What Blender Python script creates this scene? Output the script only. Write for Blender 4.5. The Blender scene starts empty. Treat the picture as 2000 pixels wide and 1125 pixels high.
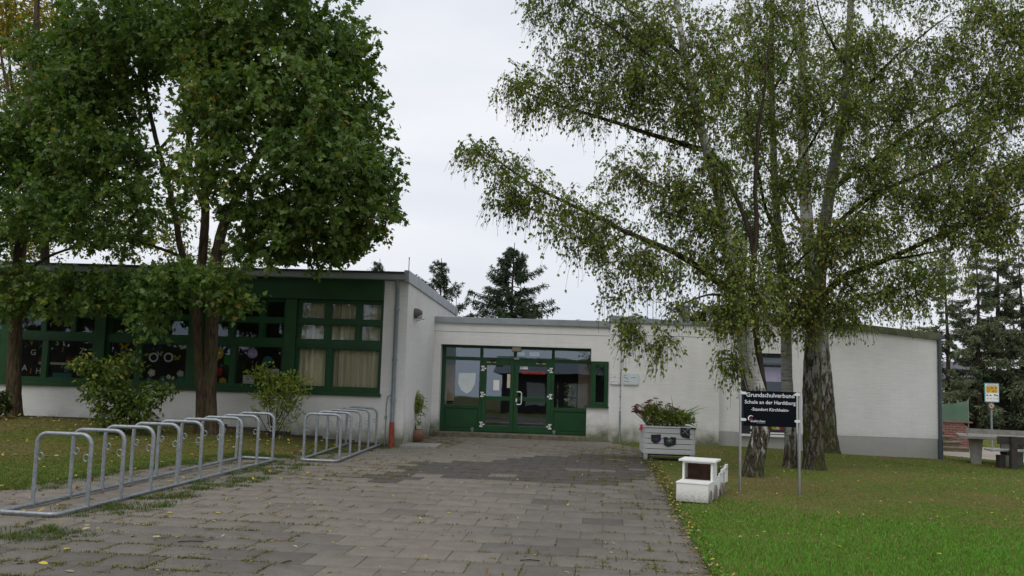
import bpy, bmesh, math, random
import numpy as np
from mathutils import Vector, Matrix
random.seed(7)
rng = np.random.default_rng(11)
S = bpy.context.scene
COL = S.collection
PI = math.pi

# ------------------------------------------------------------------ camera
F = 1740.0; CH = 1.8
cY = Vector(((1100-1000)/F, -(732-562.5)/F, -1)).normalized()
hX = Vector((1, -0.032, 0)); hX = (hX - hX.dot(cY)*cY).normalized()
cZ = hX.cross(cY)
W2C = Matrix((hX, cY, cZ)).transposed()
C2W = W2C.transposed()
CAMPOS = Vector((0, 0, CH))
cam_d = bpy.data.cameras.new("camera"); cam = bpy.data.objects.new("camera", cam_d); COL.objects.link(cam)
cam_d.sensor_width = 36; cam_d.lens = F/2000*36; cam_d.clip_start = 0.1; cam_d.clip_end = 2000
cam.matrix_world = Matrix.Translation(CAMPOS) @ C2W.to_4x4()
S.camera = cam

def ray(u, v): return C2W @ Vector(((u-1000)/F, -(v-562.5)/F, -1))
def at(u, v, Y):
    d = ray(u, v); return CAMPOS + d*(Y/d.y)
def sm(t):
    t = np.clip(t, 0, 1); return t*t*(3-2*t)
def terrain(x, y):
    x = np.asarray(x, float); y = np.asarray(y, float)
    ty = sm((y-15.6)/3.6)
    z = 0.33*sm((-4-x)/5)*ty + 0.12*sm((-9-x)/2.5)*sm((y-16)/3)*(1-0.8*sm((y-20)/1.0))
    z = z - 0.06*sm((y-18)/7) - 0.17*sm((x-4)/7)*sm((y-18)/6)
    return z + 0.012*np.sin(x*1.3+0.4*y)*np.sin(y*0.9)*sm(np.abs(x-0.3)/4.5-0.6)
def tz(x, y): return float(terrain(x, y))
def ground(u, v):
    d = ray(u, v); z = 0.0
    for _ in range(12):
        p = CAMPOS + d*((z-CH)/d.z); z = tz(p.x, p.y)
    return Vector((p.x, p.y, z))

# ------------------------------------------------------------------ material helpers
def newmat(name):
    m = bpy.data.materials.new(name); m.use_nodes = True
    nt = m.node_tree; b = nt.nodes["Principled BSDF"]
    return m, nt, b
def N(nt, typ, **kw):
    n = nt.nodes.new(typ)
    for k, v in kw.items():
        if k in n.inputs: n.inputs[k].default_value = v
        else: setattr(n, k, v)
    return n
def L(nt, a, b): nt.links.new(a, b)
def ramp(nt, stops, interp='LINEAR'):
    r = nt.nodes.new("ShaderNodeValToRGB"); e = r.color_ramp.elements; r.color_ramp.interpolation = interp
    while len(e) < len(stops): e.new(0.5)
    for i, (p, c) in enumerate(stops):
        e[i].position = p; e[i].color = (*c, 1) if len(c) == 3 else c
    return r
def mixc(nt, fac, a, b, mode='MIX'):
    m = nt.nodes.new("ShaderNodeMix"); m.data_type = 'RGBA'; m.blend_type = mode
    for sock, v in ((m.inputs[0], fac), (m.inputs[6], a), (m.inputs[7], b)):
        if hasattr(v, 'links'): L(nt, v, sock)
        elif isinstance(v, tuple): sock.default_value = (*v, 1) if len(v) == 3 else v
        else: sock.default_value = v
    return m.outputs[2]
def math_(nt, op, a, b=0.5, clamp=False):
    m = nt.nodes.new("ShaderNodeMath"); m.operation = op; m.use_clamp = clamp
    for s, v in ((m.inputs[0], a), (m.inputs[1], b)):
        if hasattr(v, 'links'): L(nt, v, s)
        else: s.default_value = v
    return m.outputs[0]
def bump(nt, b, h, strength, dist=0.01):
    n = N(nt, "ShaderNodeBump", Strength=strength, Distance=dist); L(nt, h, n.inputs["Height"]); L(nt, n.outputs[0], b.inputs["Normal"])
def geo(nt): return N(nt, "ShaderNodeNewGeometry").outputs["Position"]
def scaled(nt, vec, s):
    m = N(nt, "ShaderNodeMapping"); L(nt, vec, m.inputs[0]); m.inputs["Scale"].default_value = s; return m.outputs[0]
def noise(nt, vec, scale, detail=4, rough=0.55):
    n = N(nt, "ShaderNodeTexNoise", Scale=scale, Detail=detail, Roughness=rough); L(nt, vec, n.inputs["Vector"]); return n.outputs["Fac"]

def plain(name, col, rough=0.6, metal=0.0, var=0.12, scale=6.0, bumps=0.0, bscale=60.0, spec=0.4):
    m, nt, b = newmat(name); p = geo(nt)
    n = noise(nt, p, scale)
    dark = tuple(c*(1-var) for c in col); light = tuple(min(1, c*(1+var)) for c in col)
    r = ramp(nt, [(0.3, dark), (0.7, light)]); L(nt, n, r.inputs[0]); L(nt, r.outputs[0], b.inputs["Base Color"])
    b.inputs["Roughness"].default_value = rough; b.inputs["Metallic"].default_value = metal
    b.inputs["Specular IOR Level"].default_value = spec
    if bumps: bump(nt, b, noise(nt, p, bscale, 3), bumps, 0.006)
    return m
def attrmat(name, rough=0.6, trans=0.0, noise_amt=0.0, nscale=40, bumps=0.0, spec=0.3):
    """colour from the mesh attribute 'Col'; trans = share of light let through (leaves)"""
    m, nt, b = newmat(name)
    a = N(nt, "ShaderNodeAttribute"); a.attribute_name = "Col"; c = a.outputs["Color"]
    if noise_amt:
        n = noise(nt, geo(nt), nscale, 5, 0.7)
        r = ramp(nt, [(0.25, (1-noise_amt,)*3), (0.75, (1+noise_amt,)*3)]); L(nt, n, r.inputs[0])
        c = mixc(nt, 1.0, c, r.outputs[0], 'MULTIPLY')
        if bumps: bump(nt, b, n, bumps, 0.005)
    L(nt, c, b.inputs["Base Color"]); b.inputs["Roughness"].default_value = rough
    b.inputs["Specular IOR Level"].default_value = spec
    if trans:
        t = N(nt, "ShaderNodeBsdfTranslucent"); L(nt, mixc(nt, 1.0, c, (1.1, 1.25, 0.55), 'MULTIPLY'), t.inputs[0])
        mx = N(nt, "ShaderNodeMixShader"); mx.inputs[0].default_value = trans
        L(nt, b.outputs[0], mx.inputs[1]); L(nt, t.outputs[0], mx.inputs[2])
        L(nt, mx.outputs[0], nt.nodes["Material Output"].inputs[0])
    return m
def wall_mat(name, col, algae=1.0, courses=True):
    m, nt, b = newmat(name); p = geo(nt)
    big = noise(nt, p, 0.8, 5); fine = noise(nt, p, 55, 4, 0.7)
    streak = noise(nt, scaled(nt, p, (3.2, 3.2, 0.22)), 1.6, 5, 0.6)
    r = ramp(nt, [(0.3, tuple(c*0.92 for c in col)), (0.7, tuple(c*1.03 for c in col))]); L(nt, big, r.inputs[0])
    r2 = ramp(nt, [(0.35, (0.965, 0.96, 0.955)), (0.62, (1, 1, 1))]); L(nt, streak, r2.inputs[0])
    c = mixc(nt, 1.0, r.outputs[0], r2.outputs[0], 'MULTIPLY')
    r3 = ramp(nt, [(0.2, (0.9, 0.9, 0.9)), (0.7, (1.04, 1.04, 1.04))]); L(nt, fine, r3.inputs[0])
    c = mixc(nt, 1.0, c, r3.outputs[0], 'MULTIPLY')
    if algae:
        sx = N(nt, "ShaderNodeSeparateXYZ"); L(nt, p, sx.inputs[0])
        h = math_(nt, 'ADD', sx.outputs[2], math_(nt, 'MULTIPLY', math_(nt, 'SUBTRACT', noise(nt, p, 2.4, 6, 0.65), 0.5), 1.0))
        g = ramp(nt, [(0.0, (algae,)*3), (0.42, (0.18*algae,)*3), (0.62, (0, 0, 0))]); L(nt, h, g.inputs[0])
        c = mixc(nt, g.outputs[0], c, (0.17, 0.18, 0.115))
    L(nt, c, b.inputs["Base Color"]); b.inputs["Roughness"].default_value = 0.9; b.inputs["Specular IOR Level"].default_value = 0.15
    h = fine
    if courses:
        w = N(nt, "ShaderNodeTexNoise", Scale=1.0, Detail=3); L(nt, scaled(nt, p, (2.5, 2.5, 20)), w.inputs["Vector"])
        r4 = ramp(nt, [(0.35, (0.965, 0.965, 0.965)), (0.65, (1.015, 1.015, 1.015))]); L(nt, w.outputs["Fac"], r4.inputs[0]); L(nt, mixc(nt, 1.0, c, r4.outputs[0], 'MULTIPLY'), b.inputs["Base Color"])
        h = math_(nt, 'ADD', fine, w.outputs["Fac"])
    bump(nt, b, h, 0.55, 0.008)
    return m

M = {}
M['wall'] = wall_mat("white_render", (0.80, 0.79, 0.77))
M['wall_b'] = wall_mat("white_render_clean", (0.80, 0.79, 0.78), 0.35)
M['plinth'] = wall_mat("grey_plinth", (0.46, 0.455, 0.44), 0.25, False)
M['darkplinth'] = plain("dark_plinth", (0.07, 0.065, 0.055), 0.9, bumps=0.4)
M['green'] = plain("green_paint", (0.008, 0.058, 0.016), 0.42, var=0.2, scale=3, bumps=0.08, bscale=14)
M['greenlite'] = plain("green_paint_board", (0.008, 0.054, 0.012), 0.5, var=0.25, scale=2, bumps=0.1, bscale=9)
M['zinc'] = plain("zinc_sheet", (0.30, 0.335, 0.35), 0.5, 0.35, 0.14, 2.5)
M['mosszinc'] = plain("mossy_zinc_sheet", (0.125, 0.135, 0.09), 0.75, 0.1, 0.35, 5.0)
M['pipe'] = plain("downpipe_zinc", (0.25, 0.30, 0.32), 0.5, 0.35, 0.18, 5)
M['pipedark'] = plain("downpipe_painted", (0.065, 0.085, 0.10), 0.5, 0.1, 0.15, 5)
M['redpipe'] = plain("red_standpipe", (0.30, 0.055, 0.035), 0.6, 0, 0.3, 9)
M['roof'] = plain("bitumen_roof", (0.05, 0.05, 0.05), 0.9, bumps=0.3)
M['galv'] = plain("galvanised_steel", (0.29, 0.315, 0.335), 0.45, 0.5, 0.22, 22.0)
M['steel'] = plain("brushed_steel", (0.30, 0.30, 0.30), 0.38, 0.85, 0.1, 9)
M['chrome'] = plain("white_metal", (0.72, 0.73, 0.72), 0.35, 0.1, 0.06)
M['whitepaint'] = None
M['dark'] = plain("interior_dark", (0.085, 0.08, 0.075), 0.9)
M['conc'] = plain("concrete", (0.25, 0.245, 0.215), 0.9, 0, 0.2, 7, 0.3, 50)
M['step'] = plain("mossy_step", (0.14, 0.125, 0.085), 0.95, 0, 0.4, 6, 0.4, 40)
M['pot'] = plain("brown_pot", (0.20, 0.10, 0.065), 0.55, 0, 0.18, 8)
M['soil'] = plain("soil", (0.05, 0.036, 0.025), 1.0, 0, 0.4, 20, 0.6, 50)
M['black'] = plain("black_plastic", (0.018, 0.018, 0.02), 0.5)
M['lampgrey'] = plain("lamp_grey", (0.11, 0.10, 0.095), 0.6)
M['frost'] = plain("frosted_glass", (0.50, 0.49, 0.47), 0.35)
M['white'] = plain("white_plastic", (0.75, 0.75, 0.74), 0.45, var=0.05)
M['paper'] = plain("white_paper", (0.78, 0.78, 0.77), 0.9, var=0.05)
M['plaque'] = plain("acrylic_plaque", (0.62, 0.69, 0.71), 0.2, var=0.06)
M['plaque2'] = plain("pale_plaque", (0.76, 0.76, 0.76), 0.3, var=0.04)
M['ink'] = plain("grey_ink", (0.16, 0.18, 0.19), 0.7)
M['signblack'] = plain("sign_black", (0.004, 0.006, 0.010), 0.5, var=0.1, spec=0.08)
M['signwhite'] = plain("sign_lettering", (0.72, 0.75, 0.77), 0.5, var=0.03)
M['red'] = plain("red_letter", (0.55, 0.04, 0.02), 0.6)
M['logored'] = plain("logo_red", (0.22, 0.015, 0.02), 0.5)
M['slate'] = plain("slate_board", (0.022, 0.027, 0.03), 0.7, 0, 0.3, 20)
M['chalk'] = plain("chalk", (0.42, 0.44, 0.44), 0.9)
M['violet'] = plain("violet_chalk", (0.16, 0.05, 0.22), 0.9)
M['pink'] = plain("pink_cloth", (0.62, 0.05, 0.13), 0.8)
M['wood'] = plain("weathered_wood", (0.20, 0.15, 0.10), 0.8, 0, 0.3, 9, 0.3, 30)
M['brownpanel'] = plain("dark_brown_panel", (0.13, 0.07, 0.045), 0.7, 0, 0.4, 6)
M['benchwood'] = plain("bench_slats", (0.05, 0.042, 0.036), 0.75, 0, 0.3, 9)
M['benchseat'] = plain("bench_seat_boards", (0.35, 0.36, 0.36), 0.6, 0, 0.2, 9)
M['brick'] = None
M['poster'] = plain("tan_poster", (0.52, 0.36, 0.26), 0.8)
M['creampaper'] = plain("cream_paper", (0.62, 0.57, 0.45), 0.8)
M['hedge'] = None
for nm, c in dict(yel=(0.55, 0.38, 0.03), orange=(0.55, 0.22, 0.03), cyan=(0.10, 0.32, 0.36), blue=(0.12, 0.22, 0.45), lilac=(0.45, 0.36, 0.55), leafgreen=(0.03, 0.22, 0.06), crimson=(0.45, 0.02, 0.03), teal=(0.05, 0.20, 0.17)).items():
    M[nm] = plain("paper_"+nm, c, 0.85)

def chipped(name, col, under):
    m, nt, b = newmat(name); p = geo(nt)
    n = noise(nt, scaled(nt, p, (1, 1, 1.8)), 26, 6, 0.75); n2 = noise(nt, p, 3.0, 4)
    s = math_(nt, 'ADD', n, math_(nt, 'MULTIPLY', n2, 0.45))
    r = ramp(nt, [(0.50, under), (0.56, col)]); L(nt, s, r.inputs[0])
    sx = N(nt, "ShaderNodeSeparateXYZ"); L(nt, p, sx.inputs[0])
    g = ramp(nt, [(0.0, (1, 1, 1)), (0.10, (0.35, 0.35, 0.35)), (0.2, (0, 0, 0))]); L(nt, math_(nt, 'ADD', sx.outputs[2], math_(nt, 'MULTIPLY', math_(nt, 'SUBTRACT', n, 0.5), 0.35)), g.inputs[0])
    c = mixc(nt, math_(nt, 'MULTIPLY', g.outputs[0], 0.75), r.outputs[0], (0.12, 0.10, 0.06))
    L(nt, c, b.inputs["Base Color"]); b.inputs["Roughness"].default_value = 0.65
    bump(nt, b, s, 0.12, 0.002); return m
M['whitepaint'] = chipped("chipped_white_paint", (0.76, 0.76, 0.73), (0.36, 0.31, 0.25))
M['greypaint'] = chipped("grey_white_paint", (0.60, 0.61, 0.61), (0.40, 0.38, 0.34))

def glass_mat(name="window_glass", lo=0.13):
    m, nt, b = newmat(name); nt.nodes.remove(b)
    t = N(nt, "ShaderNodeBsdfTransparent"); t.inputs[0].default_value = (0.95, 0.97, 0.95, 1)
    g = N(nt, "ShaderNodeBsdfGlossy"); g.inputs["Roughness"].default_value = 0.01; g.inputs[0].default_value = (0.74, 0.87, 1, 1)
    nz = noise(nt, geo(nt), 1.3, 2); bp = N(nt, "ShaderNodeBump", Strength=0.05, Distance=0.02); L(nt, nz, bp.inputs["Height"]); L(nt, bp.outputs[0], g.inputs["Normal"])
    fr = N(nt, "ShaderNodeFresnel", IOR=1.5); f = math_(nt, 'ADD', math_(nt, 'MULTIPLY', fr.outputs[0], 1.6), lo-0.065, True)
    mx = N(nt, "ShaderNodeMixShader"); L(nt, f, mx.inputs[0]); L(nt, t.outputs[0], mx.inputs[1]); L(nt, g.outputs[0], mx.inputs[2])
    L(nt, mx.outputs[0], nt.nodes["Material Output"].inputs[0]); return m
M['glass'] = glass_mat("window_glass", 0.085); M['doorglass'] = glass_mat("door_glass", 0.20)

def brick_mat():
    m, nt, b = newmat("red_brick"); p = geo(nt)
    br = N(nt, "ShaderNodeTexBrick", Scale=1.0); br.inputs["Color1"].default_value = (0.21, 0.075, 0.058, 1); br.inputs["Color2"].default_value = (0.15, 0.06, 0.048, 1)
    br.inputs["Mortar"].default_value = (0.25, 0.2, 0.17, 1); br.inputs["Brick Width"].default_value = 0.24; br.inputs["Row Height"].default_value = 0.08; br.inputs["Mortar Size"].default_value = 0.008
    mp = N(nt, "ShaderNodeMapping"); mp.inputs["Rotation"].default_value = (PI/2, 0, 0); L(nt, p, mp.inputs[0]); L(nt, mp.outputs[0], br.inputs[0])
    L(nt, br.outputs[0], b.inputs["Base Color"]); b.inputs["Roughness"].default_value = 0.9; return m
M['brick'] = brick_mat()
def fabric_mat():
    m, nt, b = newmat("curtain_fabric"); p = geo(nt)
    n = noise(nt, scaled(nt, p, (6, 6, 0.25)), 2.5, 5); r = ramp(nt, [(0.3, (0.52, 0.46, 0.30)), (0.7, (0.84, 0.79, 0.58))]); L(nt, n, r.inputs[0])
    L(nt, r.outputs[0], b.inputs["Base Color"]); b.inputs["Roughness"].default_value = 0.95
    L(nt, r.outputs[0], b.inputs["Emission Color"]); b.inputs["Emission Strength"].default_value = 0.0
    return m
M['curtain'] = fabric_mat()

def bark_mat(name, c1, c2, moss=0.0):
    m, nt, b = newmat(name); p = geo(nt)
    n = noise(nt, scaled(nt, p, (1, 1, 0.16)), 24, 6, 0.65); r = ramp(nt, [(0.36, c1), (0.62, c2)]); L(nt, n, r.inputs[0]); c = r.outputs[0]
    if moss:
        q = noise(nt, p, 2.2, 5); g = ramp(nt, [(0.45, (0, 0, 0)), (0.62, (moss,)*3)]); L(nt, q, g.inputs[0]); c = mixc(nt, g.outputs[0], c, (0.06, 0.07, 0.018))
    L(nt, c, b.inputs["Base Color"]); b.inputs["Roughness"].default_value = 0.95; b.inputs["Specular IOR Level"].default_value = 0.1
    bump(nt, b, n, 0.9, 0.03); return m
M['bark'] = bark_mat("maple_bark", (0.035, 0.026, 0.018), (0.12, 0.088, 0.058), 0.35)
M['twig'] = bark_mat("dark_twig_bark", (0.030, 0.023, 0.018), (0.075, 0.058, 0.042))
M['conbark'] = bark_mat("conifer_bark", (0.035, 0.025, 0.02), (0.085, 0.06, 0.045))
def birch_mat(name, top, moss, off=0.12, pale=1.0):
    """white papery bark above, black fissured bark toward the base (object z, metres), moss on one side"""
    m, nt, b = newmat(name); p = geo(nt)
    tc = N(nt, "ShaderNodeTexCoord"); o = tc.outputs["Object"]
    sx = N(nt, "ShaderNodeSeparateXYZ"); L(nt, o, sx.inputs[0])
    fiss = N(nt, "ShaderNodeTexVoronoi", Scale=1.0); fiss.feature = 'DISTANCE_TO_EDGE'
    wv = N(nt, "ShaderNodeTexNoise", Scale=5.0, Detail=4); L(nt, p, wv.inputs["Vector"])
    pp = N(nt, "ShaderNodeVectorMath"); pp.operation = 'ADD'; sc = N(nt, "ShaderNodeVectorMath"); sc.operation = 'SCALE'; sc.inputs["Scale"].default_value = 0.22
    L(nt, wv.outputs["Color"], sc.inputs[0]); L(nt, p, pp.inputs[0]); L(nt, sc.outputs[0], pp.inputs[1])
    L(nt, scaled(nt, pp.outputs[0], (11, 11, 2.6)), fiss.inputs["Vector"])
    rough = noise(nt, scaled(nt, p, (1, 1, 0.22)), 13, 5, 0.62)
    # share of dark bark by height
    hgt = math_(nt, 'DIVIDE', sx.outputs[2], top, True)
    cover = math_(nt, 'ADD', math_(nt, 'ADD', math_(nt, 'MULTIPLY', hgt, 0.60), off), math_(nt, 'MULTIPLY', math_(nt, 'SUBTRACT', rough, 0.5), 1.7))
    whites = ramp(nt, [(0.34, (0, 0, 0)), (0.44, (1, 1, 1))]); L(nt, cover, whites.inputs[0])
    dk = ramp(nt, [(0.0, (0.020, 0.016, 0.012)), (0.22, (0.12, 0.10, 0.08)), (0.8, (0.22, 0.195, 0.16))]); L(nt, fiss.outputs[0], dk.inputs[0])
    len_ = noise(nt, scaled(nt, p, (5, 5, 34)), 1.0, 4, 0.6)
    wh = ramp(nt, [(0.30, (0.06, 0.052, 0.045)), (0.42, (0.46*pale, 0.445*pale, 0.415*pale)), (0.7, (0.66*pale, 0.65*pale, 0.62*pale))]); L(nt, len_, wh.inputs[0])
    c = mixc(nt, whites.outputs[0], dk.outputs[0], wh.outputs[0])
    if moss:
        q = noise(nt, scaled(nt, p, (1, 1, 0.4)), 3.0, 5); g = ramp(nt, [(0.42, (0, 0, 0)), (0.60, (moss,)*3)]); L(nt, q, g.inputs[0])
        fade = math_(nt, 'SUBTRACT', 1.15, math_(nt, 'MULTIPLY', sx.outputs[2], 0.24), True)
        c = mixc(nt, math_(nt, 'MULTIPLY', g.outputs[0], fade), c, (0.062, 0.072, 0.016))
    L(nt, c, b.inputs["Base Color"]); b.inputs["Roughness"].default_value = 0.9; b.inputs["Specular IOR Level"].default_value = 0.15
    hh = math_(nt, 'ADD', math_(nt, 'MULTIPLY', math_(nt, 'MINIMUM', fiss.outputs[0], 0.35), math_(nt, 'SUBTRACT', 1.0, whites.outputs[0])), math_(nt, 'MULTIPLY', rough, 0.25))
    bump(nt, b, hh, 1.0, 0.07); return m
M['maple_leaf'] = attrmat("maple_leaf", 0.45, 0.42, spec=0.38)
M['birch_leaf'] = attrmat("birch_leaf", 0.5, 0.48, spec=0.26)
M['shrub_leaf'] = attrmat("shrub_leaf", 0.42, 0.42, spec=0.45)
M['needle'] = attrmat("conifer_needles", 0.7, 0.1, spec=0.2)
M['blade'] = attrmat("grass_blade", 0.6, 0.25, spec=0.2)
M['litter'] = attrmat("dry_leaf", 0.8, 0.1)
M['slab'] = attrmat("paving_slab", 0.92, 0, 0.42, 70, 0.5, 0.15)
def stain(m):
    nt = m.node_tree; b = nt.nodes["Principled BSDF"]; src = b.inputs["Base Color"].links[0].from_socket; p = geo(nt)
    n1 = noise(nt, p, 0.55, 6, 0.65); n2 = noise(nt, p, 5.5, 5, 0.7)
    r1 = ramp(nt, [(0.32, (0.90, 0.905, 0.91)), (0.66, (1.07, 1.06, 1.045))]); L(nt, n1, r1.inputs[0]); r2 = ramp(nt, [(0.3, (0.84, 0.83, 0.80)), (0.6, (1.05, 1.05, 1.05))]); L(nt, n2, r2.inputs[0])
    L(nt, mixc(nt, 1.0, mixc(nt, 1.0, src, r1.outputs[0], 'MULTIPLY'), r2.outputs[0], 'MULTIPLY'), b.inputs["Base Color"])
stain(M['slab'])
M['petal'] = attrmat("flower", 0.8, 0.2)

# ------------------------------------------------------------------ mesh helpers
def link(name, me, mat=None, parent=None, smooth=False):
    o = bpy.data.objects.new(name, me); COL.objects.link(o)
    if mat is not None:
        for mm in (mat if isinstance(mat, (list, tuple)) else [mat]): me.materials.append(mm)
    if parent is not None:
        o.parent = parent
        o.matrix_parent_inverse = Matrix.Translation(-parent.location) if parent.rotation_euler.z == 0 else parent.matrix_basis.inverted()
    if smooth: me.shade_smooth()
    return o
def arr_mesh(name, V, groups, cols=None, mat_idx=None):
    """V (n,3); groups: list of int arrays (m,k) of face corner indices"""
    me = bpy.data.meshes.new(name); V = np.asarray(V, np.float32)
    me.vertices.add(len(V)); me.vertices.foreach_set("co", V.ravel())
    loops = np.concatenate([g.ravel() for g in groups]).astype(np.int32)
    starts, s = [], 0
    for g in groups:
        m, k = g.shape; starts.append(s + np.arange(m)*k); s += m*k
    starts = np.concatenate(starts).astype(np.int32)
    me.loops.add(len(loops)); me.loops.foreach_set("vertex_index", loops)
    me.polygons.add(len(starts)); me.polygons.foreach_set("loop_start", starts)
    if mat_idx is not None: me.polygons.foreach_set("material_index", np.asarray(mat_idx, np.int32))
    me.update(calc_edges=True)
    if cols is not None:
        a = me.attributes.new("Col", 'FLOAT_COLOR', 'POINT'); c = np.ones((len(V), 4), np.float32); c[:, :3] = cols
        a.data.foreach_set("color", c.ravel())
    return me
class MB:
    def __init__(self): self.v = []; self.f = []; self.mi = []; self.cur = 0
    def add(self, vs, fs):
        n = len(self.v); self.v += [tuple(p) for p in vs]; self.f += [tuple(i+n for i in q) for q in fs]; self.mi += [self.cur]*len(fs); return self
    def box(self, x0, x1, y0, y1, z0, z1):
        return self.add([(x0,y0,z0),(x1,y0,z0),(x1,y1,z0),(x0,y1,z0),(x0,y0,z1),(x1,y0,z1),(x1,y1,z1),(x0,y1,z1)],
                        [(0,3,2,1),(4,5,6,7),(0,1,5,4),(1,2,6,5),(2,3,7,6),(3,0,4,7)])
    def hexa(self, p): # 8 points, bottom ring then top ring
        return self.add(p, [(0,3,2,1),(4,5,6,7),(0,1,5,4),(1,2,6,5),(2,3,7,6),(3,0,4,7)])
    def prism(self, pts, d):  # polygon pts extruded by vector d
        n = len(pts); d = Vector(d); a = [Vector(p) for p in pts]; b = [p+d for p in a]
        return self.add(a+b, [tuple(range(n))[::-1], tuple(range(n, 2*n))] + [(i, (i+1)%n, (i+1)%n+n, i+n) for i in range(n)])
    def tube(self, pts, r, sides=8, cap=True, closed=False):
        V, Q = tube_arr(np.array([tuple(p) for p in pts], float), r, sides, closed)
        n = len(pts); fs = [tuple(q) for q in Q]
        if cap and not closed: fs += [tuple(range(sides))[::-1], tuple(range((n-1)*sides, n*sides))]
        return self.add(V, fs)
    def lathe(self, prof, c=(0,0,0), sides=20, cap=True):
        vs = []; n = len(prof)
        for r, z in prof:
            for k in range(sides):
                a = 2*PI*k/sides; vs.append((c[0]+r*math.cos(a), c[1]+r*math.sin(a), c[2]+z))
        fs = [(i*sides+k, i*sides+(k+1)%sides, (i+1)*sides+(k+1)%sides, (i+1)*sides+k) for i in range(n-1) for k in range(sides)]
        if cap: fs += [tuple(range(sides))[::-1], tuple(range((n-1)*sides, n*sides))]
        return self.add(vs, fs)
    def disc(self, c, r, n=(0,-1,0), sides=16, depth=0.004, sx=1.0, sz=1.0):
        pts = [(c[0]+r*sx*math.cos(2*PI*k/sides), c[1], c[2]+r*sz*math.sin(2*PI*k/sides)) for k in range(sides)]
        return self.prism(pts, (0, depth, 0))
    def build(self, name, mat, parent=None, smooth=False, bev=0.0, ang=40):
        me = bpy.data.meshes.new(name); me.from_pydata(self.v, [], self.f); me.update()
        if isinstance(mat, (list, tuple)): me.polygons.foreach_set("material_index", self.mi)
        bm = bmesh.new(); bm.from_mesh(me)
        bmesh.ops.recalc_face_normals(bm, faces=bm.faces)
        if bev:
            es = [e for e in bm.edges if len(e.link_faces) == 2 and e.calc_face_angle(0) > math.radians(30)]
            bmesh.ops.bevel(bm, geom=es, offset=bev, segments=2, affect='EDGES', profile=0.6)
        if smooth:
            for e in bm.edges:
                if len(e.link_faces) == 2 and e.calc_face_angle(0) > math.radians(ang): e.smooth = False
            for fc in bm.faces: fc.smooth = True
        bm.to_mesh(me); bm.free()
        return link(name, me, mat, parent)
def tube_arr(P, r, sides=8, closed=False):
    P = np.asarray(P, float); n = len(P); r = np.broadcast_to(np.asarray(r, float), (n,))
    T = np.gradient(P, axis=0) if not closed else (np.roll(P, -1, 0)-np.roll(P, 1, 0))
    T /= np.linalg.norm(T, axis=1, keepdims=True)+1e-9
    u = np.cross(T[0], (0, 0, 1.0) if abs(T[0][2]) < 0.9 else (1.0, 0, 0)); u /= np.linalg.norm(u)
    U = np.empty((n, 3))
    for i in range(n):
        u = u - T[i]*np.dot(u, T[i]); u /= np.linalg.norm(u)+1e-9; U[i] = u
    Vv = np.cross(T, U); a = np.arange(sides)*2*PI/sides
    ring = P[:, None, :] + r[:, None, None]*(np.cos(a)[None, :, None]*U[:, None, :] + np.sin(a)[None, :, None]*Vv[:, None, :])
    m = n if closed else n-1; i = np.arange(m)[:, None]*sides; k = np.arange(sides)[None, :]
    j = ((np.arange(m)+1) % n)[:, None]*sides
    Q = np.stack([i+k, i+(k+1)%sides, j+(k+1)%sides, j+k], -1).reshape(-1, 4)
    return ring.reshape(-1, 3), Q
def tag(o, label, cat, group=None, kind=None):
    o["label"] = label; o["category"] = cat
    if group: o["group"] = group
    if kind: o["kind"] = kind
    return o
def thing(name, loc, label, cat, group=None, rz=0.0):
    o = bpy.data.objects.new(name, None); COL.objects.link(o); o.location = loc; o.rotation_euler.z = rz
    o.empty_display_size = 0.2
    bpy.context.view_layer.update()
    return tag(o, label, cat, group)
def structure(o): o["kind"] = "structure"; return o
def text_mb(txt, size, bold=0.0, sx=1.0):
    cu = bpy.data.curves.new("txt", 'FONT'); cu.body = txt; cu.size = size; cu.align_x = 'CENTER'; cu.align_y = 'BOTTOM_BASELINE'; cu.offset = bold; cu.resolution_u = 3
    o = bpy.data.objects.new("txt", cu); COL.objects.link(o); bpy.context.view_layer.update()
    me = bpy.data.meshes.new_from_object(o.evaluated_get(bpy.context.evaluated_depsgraph_get()))
    V = [Vector((v.co.x*sx, 0, v.co.y)) for v in me.vertices]; Fc = [tuple(p.vertices) for p in me.polygons]
    bpy.data.objects.remove(o); bpy.data.curves.remove(cu); bpy.data.meshes.remove(me)
    return V, Fc
def add_text(mb, txt, c, width=None, height=None, bold=0.0):
    V, Fc = text_mb(txt, 1.0, bold)
    xs = [v.x for v in V]; zs = [v.z for v in V]; w = max(xs)-min(xs); h = max(zs)-min(zs)
    s = width/w if width else height/h
    sz = height/h if (width and height) else s
    mx = (max(xs)+min(xs))/2; mz = (max(zs)+min(zs))/2 if height else 0.0
    mb.add([(c[0]+(v.x-mx)*s, c[1], c[2]+(v.z-mz)*sz) for v in V], Fc)

def inpoly(x, y, poly):
    x = np.asarray(x); y = np.asarray(y); r = np.zeros(x.shape, bool); n = len(poly)
    for i in range(n):
        x0, y0 = poly[i]; x1, y1 = poly[(i+1) % n]
        c = ((y0 > y) != (y1 > y)); r ^= c & (x < (x1-x0)*(y-y0)/((y1-y0) or 1e-9)+x0)
    return r
def vnoise(x, y, s=1.0, seed=0):
    r = np.zeros_like(np.asarray(x, float)); g = np.random.default_rng(seed)
    for k in range(6):
        a = g.uniform(0, 2*PI); f = s*g.uniform(0.6, 1.9); ph = g.uniform(0, 6.28)
        r = r + np.sin((x*math.cos(a)+y*math.sin(a))*f+ph)
    return r/6*1.6

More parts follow.
